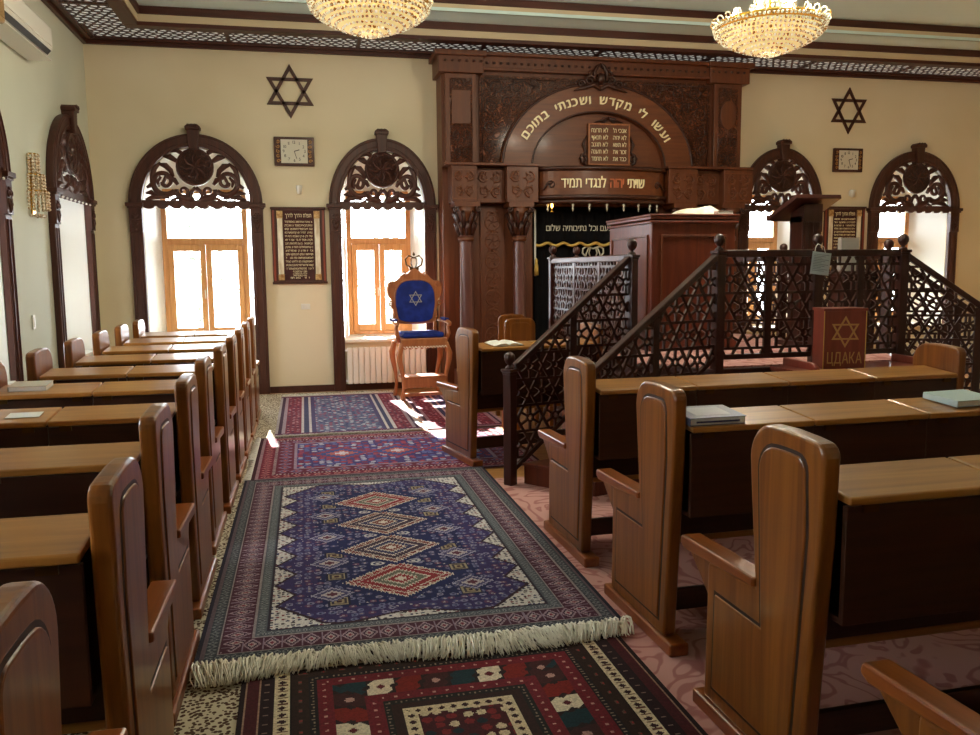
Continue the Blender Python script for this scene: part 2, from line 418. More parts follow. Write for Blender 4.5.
# stepped ceiling edge: lattice soffit, cream risers, dark mouldings
mo = MB(); cr = MB(); cy = MB()
def ring(mb, off, w, z0, z1):
    """rectangular ring inside the room, off = distance from wall"""
    x0, x1, y0, y1 = XL+off, XR-off, YB+off, YF-off
    mb.box(x0, x1, y1-w, y1, z0, z1); mb.box(x0, x1, y0, y0+w, z0, z1)
    mb.box(x0, x0+w, y0+w, y1-w, z0, z1); mb.box(x1-w, x1, y0+w, y1-w, z0, z1)
ring(mo, 0, .05, 4.49, 4.60); ring(mo, .05, .07, 4.535, 4.57); ring(mo, .62, .16, 4.545, 4.60)
ring(mo, .72, .10, 4.67, 4.76); ring(mo, 1.15, .10, 4.85, 4.945)
ring(cr, .76, .03, 4.59, 4.68); ring(cr, 1.22, .03, 4.76, 4.85); 
ring(cy, .74, .52, 4.76, 4.80)
struct(mo.build('trim_1', MW['ceil'], None, .006)); struct(cr.build('trim_2', M_cream)); struct(cy.build('trim_3', M_ceil))
# lattice soffit panels over a pale back board with an added glow
def seg_clip(p, q, poly):
    """clip segment to convex CCW polygon"""
    t0, t1 = 0.0, 1.0; dx, dy = q[0]-p[0], q[1]-p[1]
    n = len(poly)
    for i in range(n):
        a, b = poly[i], poly[(i+1) % n]; nx, ny = -(b[1]-a[1]), b[0]-a[0]
        den = nx*dx+ny*dy; num = nx*(p[0]-a[0])+ny*(p[1]-a[1])
        if abs(den) < 1e-12:
            if num < 0: return None
            continue
        t = -num/den
        if den > 0: t0 = max(t0, t)
        else: t1 = min(t1, t)
        if t0 >= t1: return None
    return (p[0]+dx*t0, p[1]+dy*t0), (p[0]+dx*t1, p[1]+dy*t1)
def lattice_segs(x0, x1, y0, y1, a):
    """star-and-hexagon lattice as segments"""
    S = []; hy = a*math.sqrt(3)/2; j0 = int(y0/hy)-1
    for j in range(j0, int(y1/hy)+3):
        off = 0.5*a if j % 2 else 0
        for i in range(int(x0/a)-2, int(x1/a)+3):
            cx, cy_ = i*a+off, j*hy
            for k in range(6):
                t = PI/3*k; t2 = PI/3*(k+1); th = t+PI/6; h_ = .5*a; r1 = .13*a
                S.append(((cx+h_*math.cos(t), cy_+h_*math.sin(t)), (cx+h_*math.cos(t2), cy_+h_*math.sin(t2)), 1))
                S.append(((cx+r1*math.cos(t), cy_+r1*math.sin(t)), (cx+r1*math.cos(t2), cy_+r1*math.sin(t2)), .8))
                S.append(((cx+.85*r1*math.cos(th), cy_+.85*r1*math.sin(th)), (cx+.433*a*math.cos(th), cy_+.433*a*math.sin(th)), .9))
    return S
def lattice_mb(mb, poly, a, w, th, T, origin=(0, 0)):
    """poly convex CCW in 2D; bars in the plane z=0 of T, thickness th along T z"""
    xs = [p[0] for p in poly]; ys = [p[1] for p in poly]
    for p, q, wf in lattice_segs(min(xs)-origin[0], max(xs)-origin[0], min(ys)-origin[1], max(ys)-origin[1], a):
        p = (p[0]+origin[0], p[1]+origin[1]); q = (q[0]+origin[0], q[1]+origin[1])
        r = seg_clip(p, q, poly)
        if r and (abs(r[0][0]-r[1][0])+abs(r[0][1]-r[1][1])) > 0.004:
            mb.bar((*r[0], 0), (*r[1], 0), w*wf, th, T, (0, 0, 1))
    return mb
fr = MB()
def soff(x0, x1, y0, y1):
    lattice_mb(fr, [(x0, y0), (x1, y0), (x1, y1), (x0, y1)], .30, .028, .006, Matrix.Translation((0, 0, 4.556)))
soff(XL+.12, XR-.12, YF-.62, YF-.12); soff(XL+.12, XL+.62, 6.0, YF-.62)
for k in range(9): fr.box(XL+.12+1.62*k, XL+.17+1.62*k, YF-.62, YF-.12, 4.55, 4.58)
for k in range(4): fr.box(XL+.12, XL+.62, 10.2-1.3*k, 10.25-1.3*k, 4.55, 4.58)
struct(fr.build('trim_4', MW['ceil']))
bb = MB(); bb.box(XL, XR, YF-.70, YF, 4.572, 4.59); bb.box(XL, XL+.70, YB, YF-.70, 4.572, 4.59); struct(bb.build('trim_5', emis('soffit board with added glow', (240, 240, 228), .30)))  # back board emits weakly, added to make the lattice openings read bright

# ------------------------------------------------------------------ windows
def window_unit(k, wide, c, h):
    root = thing('window_%d' % k, None, None); struct(root)
    i = h-PW; ie = i-.10; ins = ie
    x0, x1 = -ie+.0, ie-.0
    z0, z1 = SILL+.03, SP+.26; yb = .74
    fw = .07
    fr_ = MB(); fr_.box(x0, x0+fw, yb, yb+.07, z0, z1); fr_.box(x1-fw, x1, yb, yb+.07, z0, z1); fr_.box(x0+fw, x1-fw, yb, yb+.07, z0, z0+.05)
    fr_.box(x0+fw, x1-fw, yb, yb+.07, 2.03, 2.12); fr_.box(x0+fw, x1-fw, yb, yb+.07, z1-.06, z1)
    fr_.build('frame', MW['pine'], root, .006)
    xm = (x0+x1)/2
    for a, b in ((x0+fw, xm-.002), (xm+.002, x1-fw)):
        s_ = MB(); q = .075
        s_.box(a, a+q, yb-.02, yb+.045, z0+.05, 2.03); s_.box(b-q, b, yb-.02, yb+.045, z0+.05, 2.03)
        s_.box(a+q, b-q, yb-.02, yb+.045, z0+.05, z0+.15); s_.box(a+q, b-q, yb-.02, yb+.045, 1.94, 2.03)
        so = s_.build('sash', MW['pine'], root, .006)
        MB().box(a+q, b-q, yb+.005, yb+.011, z0+.15, 1.94).build('pane', M_glass, so)
    MB().box(xm-.035, xm-.02, yb-.045, yb-.02, 1.28, 1.40).build('handle', M_white, root)
    MB().box(x0+fw, x1-fw, yb+.02, yb+.026, 2.12, z1-.06).build('pane', M_glass, root)
    # masonry arch above the timber frame
    MB().prism([(-ie-.1, z1)] + [(ie+.1, z1), (ie+.1, SP+.85), (-ie-.1, SP+.85)], yb+.02, yb+.08, 'XZ').build('reveal_infill', M_reveal, root)
    MB().box(-ie, ie, yb+.02, yb+.08, SILL-.02, z0).build('reveal_infill', M_reveal, root)
    t = .006; li = MB()
    arc = ell(0, SP, i-t, .72-t, 0, PI, 20); pts = [(i-t, SILL)] + arc + [(-i+t, SILL)]
    arc2_ = ell(0, SP, ie, .64, 0, PI, 20); pts2 = [(ie, SILL)] + arc2_ + [(-ie, SILL)]
    V = [(p[0], .001, p[1]) for p in pts] + [(p[0], .845, p[1]) for p in pts2]; n = len(pts)
    li.add(V, [(j, j+1, n+j+1, n+j) for j in range(n-1)]); li.build('lining', M_reveal, root)
    MB().box(-i+.002, i-.002, -.05, .80, SILL-.025, SILL+.012).build('sill', M_reveal, root, .005)
    return root
def surround(h, label, group):
    t = thing('arched_window_surround', label, 'window surround', group=group)
    i = h-PW; d0, d1 = -.085, -.002
    arch = ell(0, SP, h, .89, 0, PI, 36) + ell(0, SP, i, .73, PI, 0, 36)
    o = MB().prism(arch, d0, d1, 'XZ').build('arch', MW['dark'], t, .012, fix=True)
    bead = MB(); ptube(bead, ell(0, SP, i+.045, .775, 0, PI, 36), .008, d0-.002); ptube(bead, ell(0, SP, h-.03, .86, 0, PI, 36), .010, d0-.001); bead.build('bead', MW['dark'], o)
    # keystone
    ks = MB().prism([(-.055, 3.22), (.055, 3.22), (.075, 3.47), (-.075, 3.47)], d0-.05, d1, 'XZ').prism([(-.09, 3.46), (.09, 3.46), (.095, 3.50), (.06, 3.53), (-.06, 3.53), (-.095, 3.50)], d0-.07, d1, 'XZ')
    k = ks.build('keystone', MW['dark'], t, .008, fix=True)
    rel = MB()
    for j in range(3): ptube(rel, [(-.07+.045*j, 3.50), (-.055+.045*j, 3.525), (-.03+.045*j, 3.50)], .01, d0-.075)
    rel.build('leaf_relief', MW['dark'], k)
    for s in (-1, 1):
        xo, xi = s*h, s*i
        p = MB().box(xo, xi, d0+.02, d1, 0, SP-.36).box(xo-s*.02, xi+s*.02, d0+.035, d1, 0, .12)
        p.box(xo-s*.03, xo-s*.045, d0+.008, d0+.03, .15, SP-.4).box(xi+s*.03, xi+s*.045, d0+.008, d0+.03, .15, SP-.4)
        po = p.build('post', MW['dark'], t, .006)
        cp = MB().prism([(xo, SP-.36), (xi, SP-.36), (xi, SP-.03), (xo, SP-.03)], d0, d1, 'XZ')
        cp.box(xo+s*.035, xi-s*.02, d0-.03, d1, SP-.035, SP+.012); cp.box(xo+s*.015, xi-s*.01, d0-.015, d1, SP-.06, SP-.035)
        co = cp.build('capital', MW['dark'], po, .005, fix=True)
        xm = (xo+xi)/2; rl = MB()
        for q in (-1, 1):
            ptube(rl, [(xm+a*q, SP-.17+b) for a, b in spiral(.03, .0, .045, .008, PI/2, 1.3)], .011, d0-.005)
            ptube(rl, [(xm, SP-.34), (xm+q*.035, SP-.27), (xm+q*.045, SP-.22)], [.006, .014, .006], d0-.004)
        rl.ball((xm, d0, SP-.24), .022); rl.build('scroll_relief', MW['dark'], co)
    # fretwork screen
    yy = -.045
    fw_ = MB()
    kx = i/.67
    fw_.box(-i, i, yy-.012, yy+.012, SP-.005, SP+.045)
    for s in (-1, 1):
        S = lambda pts: [(s*kx*p[0], SP+.045+p[1]) for p in pts]
        G = 1.65
        ptube(fw_, S([(a, b) for a, b in spiral(.385, .235, .175, .03, -PI*.75, 1.35, 30)]), [G*q_ for q_ in [.026-.014*j/30 for j in range(31)]], yy)
        ptube(fw_, S([(a, b) for a, b in spiral(.155, .115, .085, .02, PI*.1, -1.2, 24)]), [G*q_ for q_ in [.020-.01*j/24 for j in range(25)]], yy)
        ptube(fw_, S([(.03, .0), (.10, .02), (.20, .05), (.27, .10)]), [G*q_ for q_ in [.012, .03, .026, .018]], yy)
        ptube(fw_, S([(.62, .0), (.54, .035), (.42, .05), (.32, .02)]), [G*q_ for q_ in [.012, .022, .020, .006]], yy)
        ptube(fw_, S([(.62, .09), (.55, .10), (.47, .06)]), [G*q_ for q_ in [.006, .022, .01]], yy)
        ptube(fw_, S([(.60, .16), (.52, .20), (.53, .30), (.50, .40), (.42, .48)]), [G*q_ for q_ in [.010, .028, .018, .024, .008]], yy)
        ptube(fw_, S([(.44, .46), (.36, .44), (.30, .38), (.27, .30)]), [G*q_ for q_ in [.010, .026, .022, .012]], yy)
        ptube(fw_, S([(.38, .56), (.30, .55), (.22, .50)]), [G*q_ for q_ in [.010, .026, .018]], yy)
        ptube(fw_, S([(.30, .62), (.22, .64), (.16, .60)]), [G*q_ for q_ in [.010, .022, .018]], yy)
        ptube(fw_, S([(.22, .20), (.26, .26), (.36, .30), (.40, .22), (.36, .18)]), [G*q_ for q_ in [.014, .022, .02, .016, .006]], yy)
        ptube(fw_, S([(.0, .16), (.05, .12), (.07, .05), (.03, .0)]), [G*q_ for q_ in [.02, .016, .014, .012]], yy)
        ptube(fw_, S([(.45, .17), (.47, .24), (.42, .30)]), [G*q_ for q_ in [.008, .018, .010]], yy)
        ptube(fw_, S([(.16, .0), (.24, .03), (.32, .0)]), [G*q_ for q_ in [.008, .016, .008]], yy)
    fw_.build('fretwork', MW['dark'], t)
    ro = MB().prism(ell(0, SP+.47, .235, .240, 0, 2*PI, 30)[:-1], yy-.03, yy+.015, 'XZ').build('rosette', MW['carved_dark'], t, .01, fix=True)
    rr = MB(); ptube(rr, ell(0, SP+.47, .215, .22, 0, 2*PI, 30), .012, yy-.032)
    for q in range(8):
        a = PI/4*q; ptube(rr, [(0, SP+.47), (.10*math.cos(a+.3), SP+.47+.10*math.sin(a+.3)), (.17*math.cos(a), SP+.47+.17*math.sin(a))], [.006, .02, .006], yy-.034)
    rr.build('petal_relief', MW['dark'], ro)
    sc = MB(); n = 8; st = 2*i/n; prof = [(-i, SP+.0)]
    for q in range(n):
        xa = -i+q*st
        prof += [(xa+st*.5-st*.42*math.cos(PI*u/8), SP-.03-.035*math.sin(PI*u/8)) for u in range(9)]
    prof += [(i, SP+.0)]
    sc.prism(prof, yy-.02, yy+.02, 'XZ').build('scalloped_valance', MW['dark'], t, 0, fix=True)
    bl = MB()
    for q in range(n+1): bl.ball((-i+.01+(2*i-.02)*q/n, yy-.03, SP-.055), .013, 8, 6)
    bl.build('drop_bead', M_white, t)
    return t
where = {1: 'around the far-wall window behind the last left pews', 2: 'around the window behind the blue throne', 3: 'around the window right behind the slanted lectern',
         4: 'around the far-wall window nearest the right corner', 5: 'on the left wall nearest the far corner', 6: 'on the left wall at the picture edge',
         7: 'on the left wall beside the middle left pews', 8: 'on the left wall beside the nearest left pews'}
for k, (w, c, h) in WIN.items():
    root = window_unit(k, w, c, h)
    su = surround(h, 'dark carved arch surround with fretwork ' + where[k], 'carved arched window surrounds')
    for o in (root, su):
        if w == 'F': o.location = (c, YF, 0)
        else: o.location = (XL, c, 0); o.rotation_euler = (0, 0, PI/2)
# ground, house front and bare trees outside
struct(MB().box(-14, 24, YF+1, YF+16, -1.0, -.9).box(XL-12, XL-1, -6, YF+1, -1.0, -.9).build('ground', mat('pale yard paving', (190, 190, 184), .9)))
def bare_tree(x, y, hgt, lab):
    t = thing('bare_tree', lab, 'tree', (x, y, -.9), group='bare trees outside the front windows')
    tr = MB(); br = MB(); r = random.Random(int(x*10)+int(y))
    tr.tube([(0, 0, 0), (.03, .02, hgt*.4), (-.02, 0, hgt*.75), (0, 0, hgt)], [.09, .07, .04, .015], 8)
    for k in range(60):
        z = hgt*(.35+.6*r.random()); a = r.random()*2*PI; L_ = .5+.8*r.random()
        p = Vector((0, 0, z)); q = p+Vector((math.cos(a)*L_, math.sin(a)*L_, .35*L_)); q2 = q+Vector((math.cos(a+.4)*L_*.5, math.sin(a+.4)*L_*.5, .3*L_))
        br.tube([p, q, q2], [.018, .011, .005], 4)
        for m_ in range(3):
            b_ = p.lerp(q, .4+.2*m_); a2 = a+r.uniform(-1.2, 1.2); br.tube([b_, b_+Vector((math.cos(a2)*.35, math.sin(a2)*.35, .2))], [.008, .003], 3)
    m_ = nz(mat('tree bark', (90, 100, 92), .9), (80, 92, 84), (120, 130, 118))
    tr.build('trunk', m_, t); br.build('branches', m_, t)
for x, y, hh, w in ((-1.9, 16.2, 4.6, 'left far-wall window'), (1.6, 16.6, 5.0, 'window behind the throne'), (9.6, 15.0, 4.8, 'third window, behind the lectern'), (12.6, 15.4, 4.6, 'last window on the right')):
    bare_tree(x, y, hh, 'bare tree outside the ' + w)

# ------------------------------------------------------------------ rugs: knotted pattern as a colour attribute on a dense grid
M_rug = bpy.data.materials.new('knotted wool'); M_rug.use_nodes = True
_n = M_rug.node_tree.nodes; _at = _n.new('ShaderNodeAttribute'); _at.attribute_name = 'knots'
M_rug.node_tree.links.new(_at.outputs['Color'], _n['Principled BSDF'].inputs['Base Color'])
_n['Principled BSDF'].inputs['Roughness'].default_value = .85; _n['Principled BSDF'].inputs['Specular IOR Level'].default_value = .2
def lin(c): return np.array(s2l(c))
class Canvas:
    """W x L metres, cell size d; u across, v along, origin at a corner"""
    def __init__(s, W, L, d, base):
        s.W, s.L, s.d = W, L, d; s.nx, s.ny = int(round(W/d)), int(round(L/d))
        s.u = ((np.arange(s.nx)+.5)*d)[None, :]*np.ones((s.ny, 1)); s.v = ((np.arange(s.ny)+.5)*d)[:, None]*np.ones((1, s.nx))
        s.c = np.ones((s.ny, s.nx, 3))*lin(base); s.rg = np.random.RandomState(3)
        s.e = np.minimum(np.minimum(s.u, W-s.u), np.minimum(s.v, L-s.v))
    def put(s, m, col): s.c[m] = lin(col)
    def frame(s, a, b, col): s.put((s.e >= a) & (s.e < b), col)
    def along(s):
        """coordinate running along the border and distance from edge"""
        ex = np.minimum(s.u, s.W-s.u); ey = np.minimum(s.v, s.L-s.v)
        return np.where(ex < ey, s.v-s.L/2, s.u-s.W/2), s.e
    def motif(s, a, b, per, cols, kind='diamond', size=.8):
        t, e = s.along(); m = (e >= a) & (e < b); h = (b-a)/2; y = (e-(a+b)/2)/h; x = ((t/per) % 1.0-.5)*2; idx = np.floor(t/per).astype(int)
        r = (abs(x)+abs(y)) if kind == 'diamond' else np.hypot(x, y) if kind == 'round' else np.maximum(abs(x), abs(y))
        for k, col in enumerate(cols):
            sel = m & (r < size*(1-k/len(cols)))
            s.put(sel, col)
        return idx
    def tick(s, a, b, per, col, duty=.5, ph=0):
        t, e = s.along(); s.put((e >= a) & (e < b) & (((t/per+ph) % 1.0) < duty), col)
    def speck(s, m, cols, cell=.03, dens=.5, size=.35, seed=1):
        rg = np.random.RandomState(seed); iu = np.floor(s.u/cell).astype(int); iv = np.floor(s.v/cell).astype(int)
        n1, n2 = iu.max()+1, iv.max()+1; on = rg.rand(n2, n1) < dens; ci = rg.randint(0, len(cols), (n2, n1)); ox = rg.rand(n2, n1)*.4-.2; oy = rg.rand(n2, n1)*.4-.2
        fx = s.u/cell-iu-.5-ox[iv, iu]; fy = s.v/cell-iv-.5-oy[iv, iu]; hit = m & on[iv, iu] & (np.hypot(fx, fy) < size)
        for k, c in enumerate(cols): s.put(hit & (ci[iv, iu] == k), c)
    def rosette(s, cx, cy, rx, ry, cols, kind='round', m=None, steps=0):
        x = (s.u-cx)/rx; y = (s.v-cy)/ry
        if kind == 'diamond': r = abs(x)+abs(y)
        elif kind == 'step':
            q = (steps or 7); xq = np.round(abs(x)*q)/q; r = xq+abs(y)*.96+.03*np.cos(abs(x)*q*2*PI)
        elif kind == 'flower': r = np.hypot(x, y)/(1+.22*np.cos(8*np.arctan2(y, x)))
        elif kind == 'square': r = np.maximum(abs(x), abs(y))
        else: r = np.hypot(x, y)
        mm = np.ones_like(r, bool) if m is None else m
        for rr, col in cols: s.put(mm & (r < rr), col)
    def grain(s, amt=.12):
        s.c *= (1+amt*(s.rg.rand(s.ny, s.nx, 1)-.5)*2); s.c = np.clip(s.c, 0, 1)
    def build(s, name, T, th, parent=None, wave=0.0):
        nx, ny, d = s.nx, s.ny, s.d
        gx, gy = np.meshgrid(np.arange(nx+1)*s.W/nx, np.arange(ny+1)*s.L/ny)
        gz = th+np.maximum(0, wave*np.sin(gx*5+1)*np.sin(gy*3.1))
        top = np.stack([gx, gy, gz], -1).reshape(-1, 3)
        i = np.arange(ny)[:, None]*(nx+1)+np.arange(nx)[None, :]
        q = np.stack([i, i+1, i+nx+2, i+nx+1], -1).reshape(-1, 4)
        o = len(top); W, L = s.W, s.L
        base = np.array([(0,0,0),(W,0,0),(W,L,0),(0,L,0),(0,0,th),(W,0,th),(W,L,th),(0,L,th)], float)
        sides = np.array([(0,3,2,1),(0,1,5,4),(1,2,6,5),(2,3,7,6),(3,0,4,7)])+o
        V = np.vstack([top, base]); F = np.vstack([q, sides])
        me = bpy.data.meshes.new(name); me.vertices.add(len(V)); me.vertices.foreach_set('co', V.ravel())
        me.loops.add(F.size); me.loops.foreach_set('vertex_index', F.ravel()); me.polygons.add(len(F))
        me.polygons.foreach_set('loop_start', np.arange(len(F))*4); me.polygons.foreach_set('loop_total', np.full(len(F), 4))
        at = me.color_attributes.new('knots', 'FLOAT_COLOR', 'CORNER')
        cc = np.ones((len(F), 4, 4)); cc[:nx*ny, :, :3] = s.c.reshape(-1, 1, 3); cc[nx*ny:, :, :3] = s.c[0, 0]
        at.data.foreach_set('color', cc.ravel().astype(np.float32)); me.update(calc_edges=True); me.materials.append(M_rug)
        ob = bpy.data.objects.new(name, me); C.objects.link(ob)
        if parent is not None: ob.parent = parent
        ob.matrix_local = T
        return ob
def fringe(name, x0, x1, length, m, parent, z, n, seed=1, side=-1, axis='X', lift=.015):
    """loose cords: start on the line x0..x1, run out by length"""
    r = random.Random(seed); mb = MB(); ph = r.random()*6
    for k in range(n):
        x = x0+(x1-x0)*(k+r.random()*.8)/n; L_ = length*(.8+.25*r.random()+.15*math.sin(x*5+ph)); sw = .035*math.sin(x*9+ph)+r.uniform(-.02, .02)
        h = lift*(.4+r.random()); p = []
        for j in range(5):
            t = j/4; a, b = x+sw*t*t+.006*math.sin(7*t+k), side*L_*t; zz = z+.004+h*math.sin(PI*min(1, t*1.1))*(1-t*.4)+.001*(k % 3)
            p.append((a, b, zz) if axis == 'X' else (b, a, zz))
        mb.tube(p, [.0042, .0042, .0038, .0034, .002], 4)
    band = [(x0+(x1-x0)*k/24) for k in range(25)]
    mb.tube([(b, 0, z+.004) if axis == 'X' else (0, b, z+.004) for b in band], .006, 5)
    return mb.build(name, m, parent)
TR = lambda x, y, z, rz=0: Matrix.Translation((x, y, z)) @ Matrix.Rotation(rz, 4, 'Z')

# fitted carpets
def pink_mat():
    m = mat('pink swirled carpet', (190, 140, 136), .85, .2); nt = m.node_tree; N = nt.nodes; L = nt.links
    tc = N.new('ShaderNodeTexCoord'); n = N.new('ShaderNodeTexNoise'); n.inputs['Scale'].default_value = 2.6; n.inputs['Detail'].default_value = 1.5; n.inputs['Distortion'].default_value = 1.8
    L.new(tc.outputs['Object'], n.inputs['Vector']); mu = N.new('ShaderNodeMath'); mu.operation = 'MULTIPLY'; mu.inputs[1].default_value = 34; si = N.new('ShaderNodeMath'); si.operation = 'SINE'
    L.new(n.outputs[0], mu.inputs[0]); L.new(mu.outputs[0], si.inputs[0]); r = N.new('ShaderNodeValToRGB'); r.color_ramp.elements[0].position = .30; r.color_ramp.elements[1].position = .85
    r.color_ramp.elements[0].color = (*s2l((206, 156, 148)), 1); r.color_ramp.elements[1].color = (*s2l((176, 118, 114)), 1)
    L.new(si.outputs[0], r.inputs[0]); L.new(r.outputs[0], N['Principled BSDF'].inputs['Base Color']); return m
M_pink = pink_mat()
tag(MB().box(.98, 10.6, -2.4, 6.35, 0, .005).build('fitted_carpet', M_pink), 'pink floral carpet under the right pews and bimah', 'carpet')
def fleck_mat():
    m = mat('beige flecked carpet', (196, 176, 140), .9, .2); nt = m.node_tree; N = nt.nodes; L = nt.links
    tc = N.new('ShaderNodeTexCoord'); v = N.new('ShaderNodeTexVoronoi'); v.inputs['Scale'].default_value = 56; L.new(tc.outputs['Object'], v.inputs['Vector'])
    r = N.new('ShaderNodeValToRGB'); r.color_ramp.interpolation = 'CONSTANT'; r.color_ramp.elements[0].color = (*s2l((84, 58, 44)), 1); r.color_ramp.elements[1].position = .47; r.color_ramp.elements[1].color = (*s2l((206, 194, 168)), 1)
    L.new(v.outputs['Distance'], r.inputs[0]); L.new(r.outputs[0], N['Principled BSDF'].inputs['Base Color']); return m
tag(MB().box(-2.4, .95, -2.4, 11.6, 0, .005).build('fitted_carpet', fleck_mat()), 'beige carpet with dark flecks under the left pews and rugs', 'carpet')

# blue rug
t = thing('patterned_rug', 'large navy blue rug with four red and cream medallions, cream fringe towards the camera', 'rug', (-.505, 3.50, .0215), -.0)
cv = Canvas(1.90, 3.19, .0062, (34, 30, 46))
GR = (98, 102, 106); WI = (72, 34, 52); CREAM = (200, 196, 192); NAVY = (20, 28, 78); RED = (132, 36, 46)
cv.frame(.02, .035, (92, 76, 84)); cv.frame(.035, .085, (58, 62, 70)); cv.motif(.035, .085, .035, [(112, 116, 118), (40, 44, 60)], 'diamond', .9)
cv.frame(.085, .095, (140, 130, 132)); cv.frame(.095, .225, WI); cv.motif(.097, .223, .085, [(150, 126, 138), (56, 30, 54), (168, 148, 150), (120, 40, 60)], 'diamond', .98)
cv.tick(.10, .22, .085, (130, 110, 128), .08); cv.frame(.225, .235, (140, 130, 132)); cv.frame(.235, .285, (78, 84, 92)); cv.motif(.235, .285, .03, [(126, 130, 132), (56, 60, 76)], 'diamond', .85)
cv.frame(.285, .30, (44, 36, 50))
inn = cv.e >= .30
cv.put(inn, CREAM); cv.speck(inn, [(60, 50, 60), (120, 60, 70), (60, 60, 90)], .026, .75, .33, 5)
W_, L_ = cv.W, cv.L
fu = np.minimum(cv.u, W_-cv.u)-.30; fv = np.minimum(cv.v, L_-cv.v)-.30
zig = .012+.105*np.abs(((cv.v-L_/2)/.30) % 1.0-.5)*2
zigv = .045+.035*np.cos((cv.u-W_/2)*2*PI/.62)
corner = (fu+fv*.9) > .27
fld = (fu > zig) & (fv > zigv) & corner
edge_ = (fu > zig-.018) & (fv > zigv-.018) & ((fu+fv*.9) > .245) & ~fld
cv.put(edge_, (48, 26, 40)); cv.put(fld, NAVY)
cv.put(fld & ((fu < .22) | (fv < .18)), (50, 40, 92))
cv.speck(fld, [(104, 106, 144), (74, 74, 118), (124, 120, 150), (92, 56, 90)], .05, .85, .36, 9); cv.speck(fld, [(26, 32, 80), (150, 140, 150)], .05, .85, .15, 9)
cv.speck(fld, [(176, 170, 176), (140, 132, 160)], .035, .25, .16, 11)
for k in range(7):
    y = .30+.26+k*(L_-.60-.52)/6
    for x in (.30+.32, W_-.30-.32): cv.rosette(x, y, .048, .048, [(1.15, (22, 24, 58)), (.95, (150, 136, 112)), (.72, (64, 56, 62)), (.5, (150, 132, 104)), (.25, (60, 30, 40))], 'square')
for k in range(5):
    y = .30+.36+k*(L_-.60-.72)/4-.0
    for s_ in (-1, 1):
        cv.rosette(W_/2+s_*.36, y, .115, .095, [(1.1, NAVY), (.98, (150, 146, 170)), (.8, (66, 62, 104)), (.55, (178, 168, 172)), (.3, (90, 40, 60))], 'step')
for k in range(4):
    y = .30+.22+.28+k*.515; rm = k in (0, 3)
    A_ = RED if rm else (112, 52, 50)
    cv.rosette(W_/2, y, .275, .235, [(1.30, NAVY)], 'diamond')
    cv.rosette(W_/2, y, .275, .235, [(1.06, (200, 188, 180)), (1.0, A_), (.86, (196, 182, 172)), (.81, A_ if rm else (58, 40, 60)), (.60, (206, 192, 182)), (.54, (46, 46, 84) if not rm else (96, 96, 86)), (.36, (190, 180, 170)), (.28, A_), (.14, (200, 190, 180))], 'step', None, 15)
    for q in range(16):
        a = 2*PI*q/16+.1; rr = 1.03; sx = rr*.275*math.cos(a)*(1/(abs(math.cos(a))+abs(math.sin(a)))); sy = rr*.235*math.sin(a)*(1/(abs(math.cos(a))+abs(math.sin(a))))
        cv.rosette(W_/2+sx*.98, y+sy*.98, .015, .015, [(1, (204, 190, 178)), (.5, A_)], 'square')
    if k < 3:
        for s_ in (-1, 1): cv.rosette(W_/2+s_*.10, y+.258, .040, .030, [(1, (190, 186, 190)), (.65, (60, 60, 100)), (.3, (200, 190, 190))])
cv.grain(.22)
cv.build('pile', TR(0, 0, 0), .007, t)
fringe('fringe', -.0, 1.90, .165, M_fringe, t, .001, 640, 4, -1, 'X', .045)

# red rug nearest the camera
t = thing('patterned_rug', 'dark red bordered rug nearest the camera, under the blue rug\'s fringe', 'rug', (-.27, .95, .0135), .012)
cv = Canvas(1.62, 2.62, .0065, (30, 14, 18))
cv.frame(.02, .026, (150, 120, 100)); cv.frame(.026, .07, (70, 20, 28)); cv.frame(.07, .076, (150, 120, 100)); cv.frame(.076, .13, (36, 18, 24)); cv.tick(.09, .11, .06, (120, 100, 90), .12)
cv.frame(.13, .19, (206, 190, 160)); cv.motif(.13, .19, .05, [(50, 22, 30)], 'diamond', .62); cv.tick(.14, .18, .05, (96, 60, 50), .16)
cv.frame(.19, .195, (30, 14, 18)); cv.frame(.195, .26, (42, 24, 20)); cv.motif(.205, .25, .075, [(90, 62, 50), (150, 40, 40)], 'round', .35)
cv.frame(.26, .29, (28, 22, 26)); cv.motif(.26, .29, .022, [(130, 116, 96)], 'diamond', .5); cv.frame(.29, .35, (104, 22, 34)); cv.motif(.29, .35, .05, [(186, 140, 130)], 'round', .22)
idx = cv.motif(.35, .47, .11, [(60, 22, 24)], 'square', 1.0); t_, e_ = cv.along(); mm = (e_ >= .35) & (e_ < .47)
for k, col in enumerate([(18, 48, 56), (214, 202, 178), (120, 28, 24), (60, 26, 28)]): cv.put(mm & (idx % 4 == k), col)
yy_ = (e_-.41)/.06; xx_ = ((t_/.11) % 1.0-.5)*2
cv.put(mm & (abs(xx_+.35*yy_) > .86-.16*np.cos(yy_*PI*2)), (40, 24, 26)); cv.put(mm & ((idx % 4) == 1) & (abs(xx_)+abs(yy_) < .35), (90, 24, 34)); cv.put(mm & (idx % 4 == 3) & (np.hypot(xx_, yy_) < .3), (176, 140, 130))
cv.frame(.47, .53, (104, 22, 34)); cv.motif(.47, .53, .05, [(186, 140, 130)], 'round', .22); cv.frame(.53, .56, (28, 26, 26)); cv.motif(.53, .56, .022, [(120, 106, 90)], 'diamond', .45)
cv.frame(.56, .60, (44, 22, 22)); cv.frame(.60, .65, (206, 190, 160)); cv.motif(.60, .65, .045, [(50, 22, 30)], 'diamond', .62); inn = cv.e >= .65
cv.put(inn, (66, 18, 28)); cv.speck(inn, [(206, 190, 160), (120, 30, 36), (20, 40, 50)], .05, .8, .38, 4); cv.grain(.22)
cv.build('pile', TR(0, 0, 0), .007, t)
fringe('fringe', 0, 1.62, .1, M_fringeg, t, .001, 120, 8, -1)

